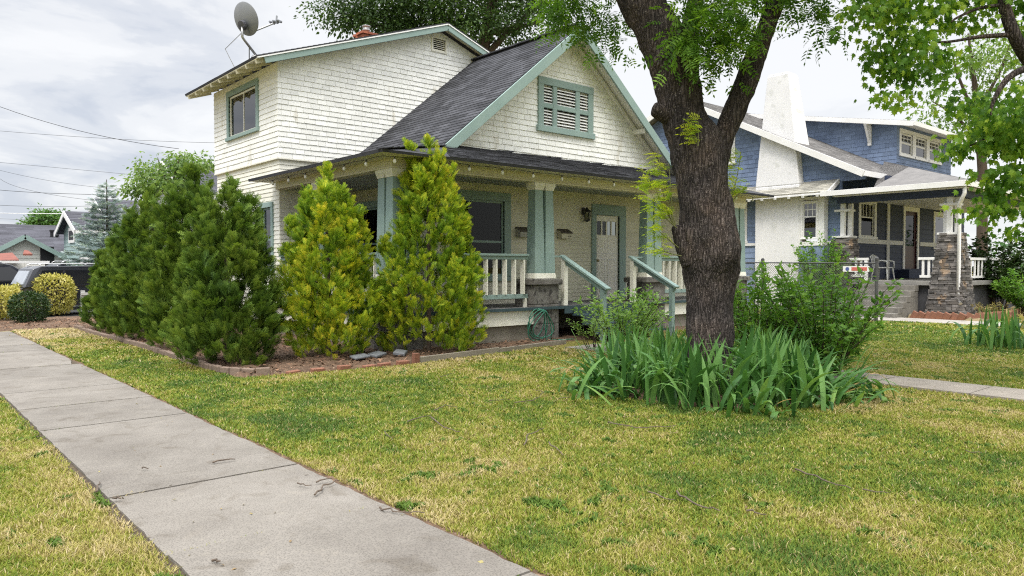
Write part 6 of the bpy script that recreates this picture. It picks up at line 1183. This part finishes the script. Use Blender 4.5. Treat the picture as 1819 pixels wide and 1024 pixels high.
# fallen leaves on lawn and walk
n = 900; d = RNG.uniform(3, 13, n); l = RNG.uniform(-.72, .72, n)*d; x = _f0[0]*d+_rt[0]*l; y = _f0[1]*d+_rt[1]*l; k = (RNG.random(n) < .25+.75*np.exp(-((x-TREE[0])**2+(y-TREE[1])**2)/9)) & ~((x > 3.8) & (y > 9.8)); x, y = x[k], y[k]; n = len(x); a = RNG.uniform(0, 2*PI, n); Zr = RNG.normal(0, .35, (n, 3)); Zr[:, 2] = 1; X, Y, Z = axes(np.stack([np.cos(a), np.sin(a), RNG.normal(0, .2, n)], 1), Zr)
V, Fc = scatter(LV, LFq, np.stack([x, y, np.full(n, .036)], 1), X, Y, Z, RNG.uniform(.015, .04, n)); tag(npmesh('fallen_leaves', V, Fc, LEAF('dead_leaf', [(0, (.10, .07, .04)), (.5, (.26, .18, .09)), (1, (.38, .33, .14))], .2), None, np.repeat(RNG.random(n), 4)), kind='stuff')
# ================================================================ GRASS
def grass_mat():
    m, nt = nodes('lawn_blade'); out = N(nt, 'ShaderNodeOutputMaterial'); b = N(nt, 'ShaderNodeBsdfPrincipled', Roughness=.6); b.inputs['Specular IOR Level'].default_value = .15
    a = N(nt, 'ShaderNodeAttribute', attribute_name='rnd'); rp = ramp(nt, [(0, (.075, .14, .028)), (.22, (.145, .22, .032)), (.45, (.25, .28, .038)), (.62, (.34, .32, .075)), (.8, (.45, .37, .155)), (1, (.55, .46, .27))]); L(nt, a.outputs['Fac'], rp.inputs[0]); L(nt, rp.outputs[0], b.inputs['Base Color'])
    t = N(nt, 'ShaderNodeBsdfTranslucent'); L(nt, rp.outputs[0], t.inputs[0]); mx = N(nt, 'ShaderNodeMixShader', Fac=.35); L(nt, b.outputs[0], mx.inputs[1]); L(nt, t.outputs[0], mx.inputs[2]); L(nt, mx.outputs[0], out.inputs[0]); return m
def lawn_ok(x, y):
    wob = .035*vnoise(np.stack([x*0+1, y], 1), 2.3, 8)+.03*vnoise(np.stack([x*0+1, y], 1), 9., 9)-.03
    left = (x < SWL-.02+wob) & (x > -9); right = (x > SWR+.055-wob-.10*np.exp(-((y-13.2)/.5)**2)) & (x < 21.3) & (y < 11.1); strip = (x > SWR+.055-wob) & (x < 3.84) & (y < 21.6-.2*(x-SWR))
    r = np.hypot(x-TREE[0], y-TREE[1]); k = (left & (y < 22)) | strip | (right & ~((x > 3.84) & (x < 10.9) & (y > by(np.clip(x, 3.92, 10.5))-.06)) & (r > 1.25+.25*vnoise(np.stack([x, y], 1), 3., 2)) & ~((x > 9.95-wob) & (x < 10.85+wob)) & ~((x > 10.9) & (x < 14) & (y > 10.0)))
    far = (x > 23.6) & (x < 40) & (y < 7.1) | (x > 21.5) & (x < 22.) & (y < 9)
    return k | far
fx, fy = _f0[0], _f0[1]; parts = []
for d0, d1, dens, hh, ww, la, lb in [(*q, 0, .75) for q in ((2.6, 4.2, 11000, .034, .0026), (4.2, 6, 7500, .034, .0033), (6, 8.5, 5000, .034, .0043), (8.5, 12, 2600, .036, .0060), (12, 17, 1100, .045, .010), (17, 26, 420, .05, .016), (26, 36, 160, .06, .024))]+[(1., 2.6, 4500, .034, .0035, 0, 1.3)]+[(p_, q_, d_*.45, h_, w_*1.5, .75, 1.25) for p_, q_, d_, h_, w_ in ((2.6, 4.2, 11000, .034, .0026), (4.2, 6, 7500, .034, .0033), (6, 8.5, 5000, .034, .0043), (8.5, 12, 2600, .036, .006), (12, 20, 1100, .045, .010))]:
    area = (d1*d1-d0*d0)*(lb-la); n = int(area*dens); d = np.sqrt(RNG.uniform(d0*d0, d1*d1, n)); l = RNG.uniform(la, lb, n)*RNG.choice([-1, 1], n)*d; x = fx*d+_rt[0]*l; y = fy*d+_rt[1]*l; k = lawn_ok(x, y) | ((x > SWL) & (x < SWR) & (np.min(np.abs(y[:, None]-np.array(js)[None]), 1) < .012) & (vnoise(np.stack([x, y], 1), 4., 6) > .55)); x, y = x[k], y[k]; n = len(x); parts.append((x, y, np.full(n, hh), np.full(n, ww)))
x = np.concatenate([p[0] for p in parts]); y = np.concatenate([p[1] for p in parts]); hh = np.concatenate([p[2] for p in parts]); ww = np.concatenate([p[3] for p in parts]); n = len(x); XY = np.stack([x, y], 1)
n1 = vnoise(XY, .55, 1); n2 = vnoise(XY, 1.7, 2); n3 = vnoise(XY, 5.5, 3); n4 = vnoise(XY, 13., 4)
dry = .36*n1+.30*n2+.21*n3+.13*n4; edge = np.exp(-np.abs(x-SWR)/.35)*.10+np.exp(-np.abs(x-SWL)/.5)*.05; fard = np.clip((y-15)/5, 0, 1)*.25*(x < 4)
weed = (n3*.5+n4*.5 > .725) & (n2 > .45); lush = np.clip((x-10.8)/1.5, 0, 1)
dry = dry+edge+fard-.10*lush; col = np.clip((dry-.5)*1.9+.435+RNG.normal(0, .13, n), 0, .97); col = np.where(weed, np.clip(RNG.normal(.12, .07, n), 0, .3), col); straw = RNG.random(n) < .06+.17*np.clip((dry-.42)*3, 0, 1); col = np.where(straw & ~weed, RNG.uniform(.72, 1, n), col)
hgt = hh*RNG.uniform(.55, 1.1, n)*(.85+.35*n3)*np.where(weed, .9, 1); a = RNG.uniform(0, 2*PI, n); ln_ = RNG.uniform(.25, 1.35, n); dxy = np.stack([np.cos(a), np.sin(a)], 1); wd = ww*RNG.uniform(.7, 1.3, n)*np.where(weed, 2.2, 1); sd_ = np.stack([-np.sin(a), np.cos(a)], 1)*wd[:, None]; tw = RNG.uniform(-1, 1, n)[:, None]; sd_ = sd_+dxy*wd[:, None]*tw*.8
b0 = np.column_stack([XY, np.full(n, .002)]); m0 = np.column_stack([XY+dxy*(hgt*ln_*.35)[:, None], hgt*.62]); t0 = np.column_stack([XY+dxy*(hgt*ln_)[:, None], hgt]); S3 = np.column_stack([sd_, np.zeros(n)])
V = np.stack([b0-S3, b0+S3, m0+S3*.85, m0-S3*.85, t0+S3*.12, t0-S3*.12], 1).reshape(-1, 3); base = (np.arange(n)*6)[:, None]; Fc = np.concatenate([base+np.array([[0, 1, 2, 3]]), base+np.array([[3, 2, 4, 5]])], 1).reshape(-1, 4)
tag(npmesh('lawn_grass', V, Fc, grass_mat(), None, np.repeat(col, 2)), kind='stuff'); print('grass blades', n)
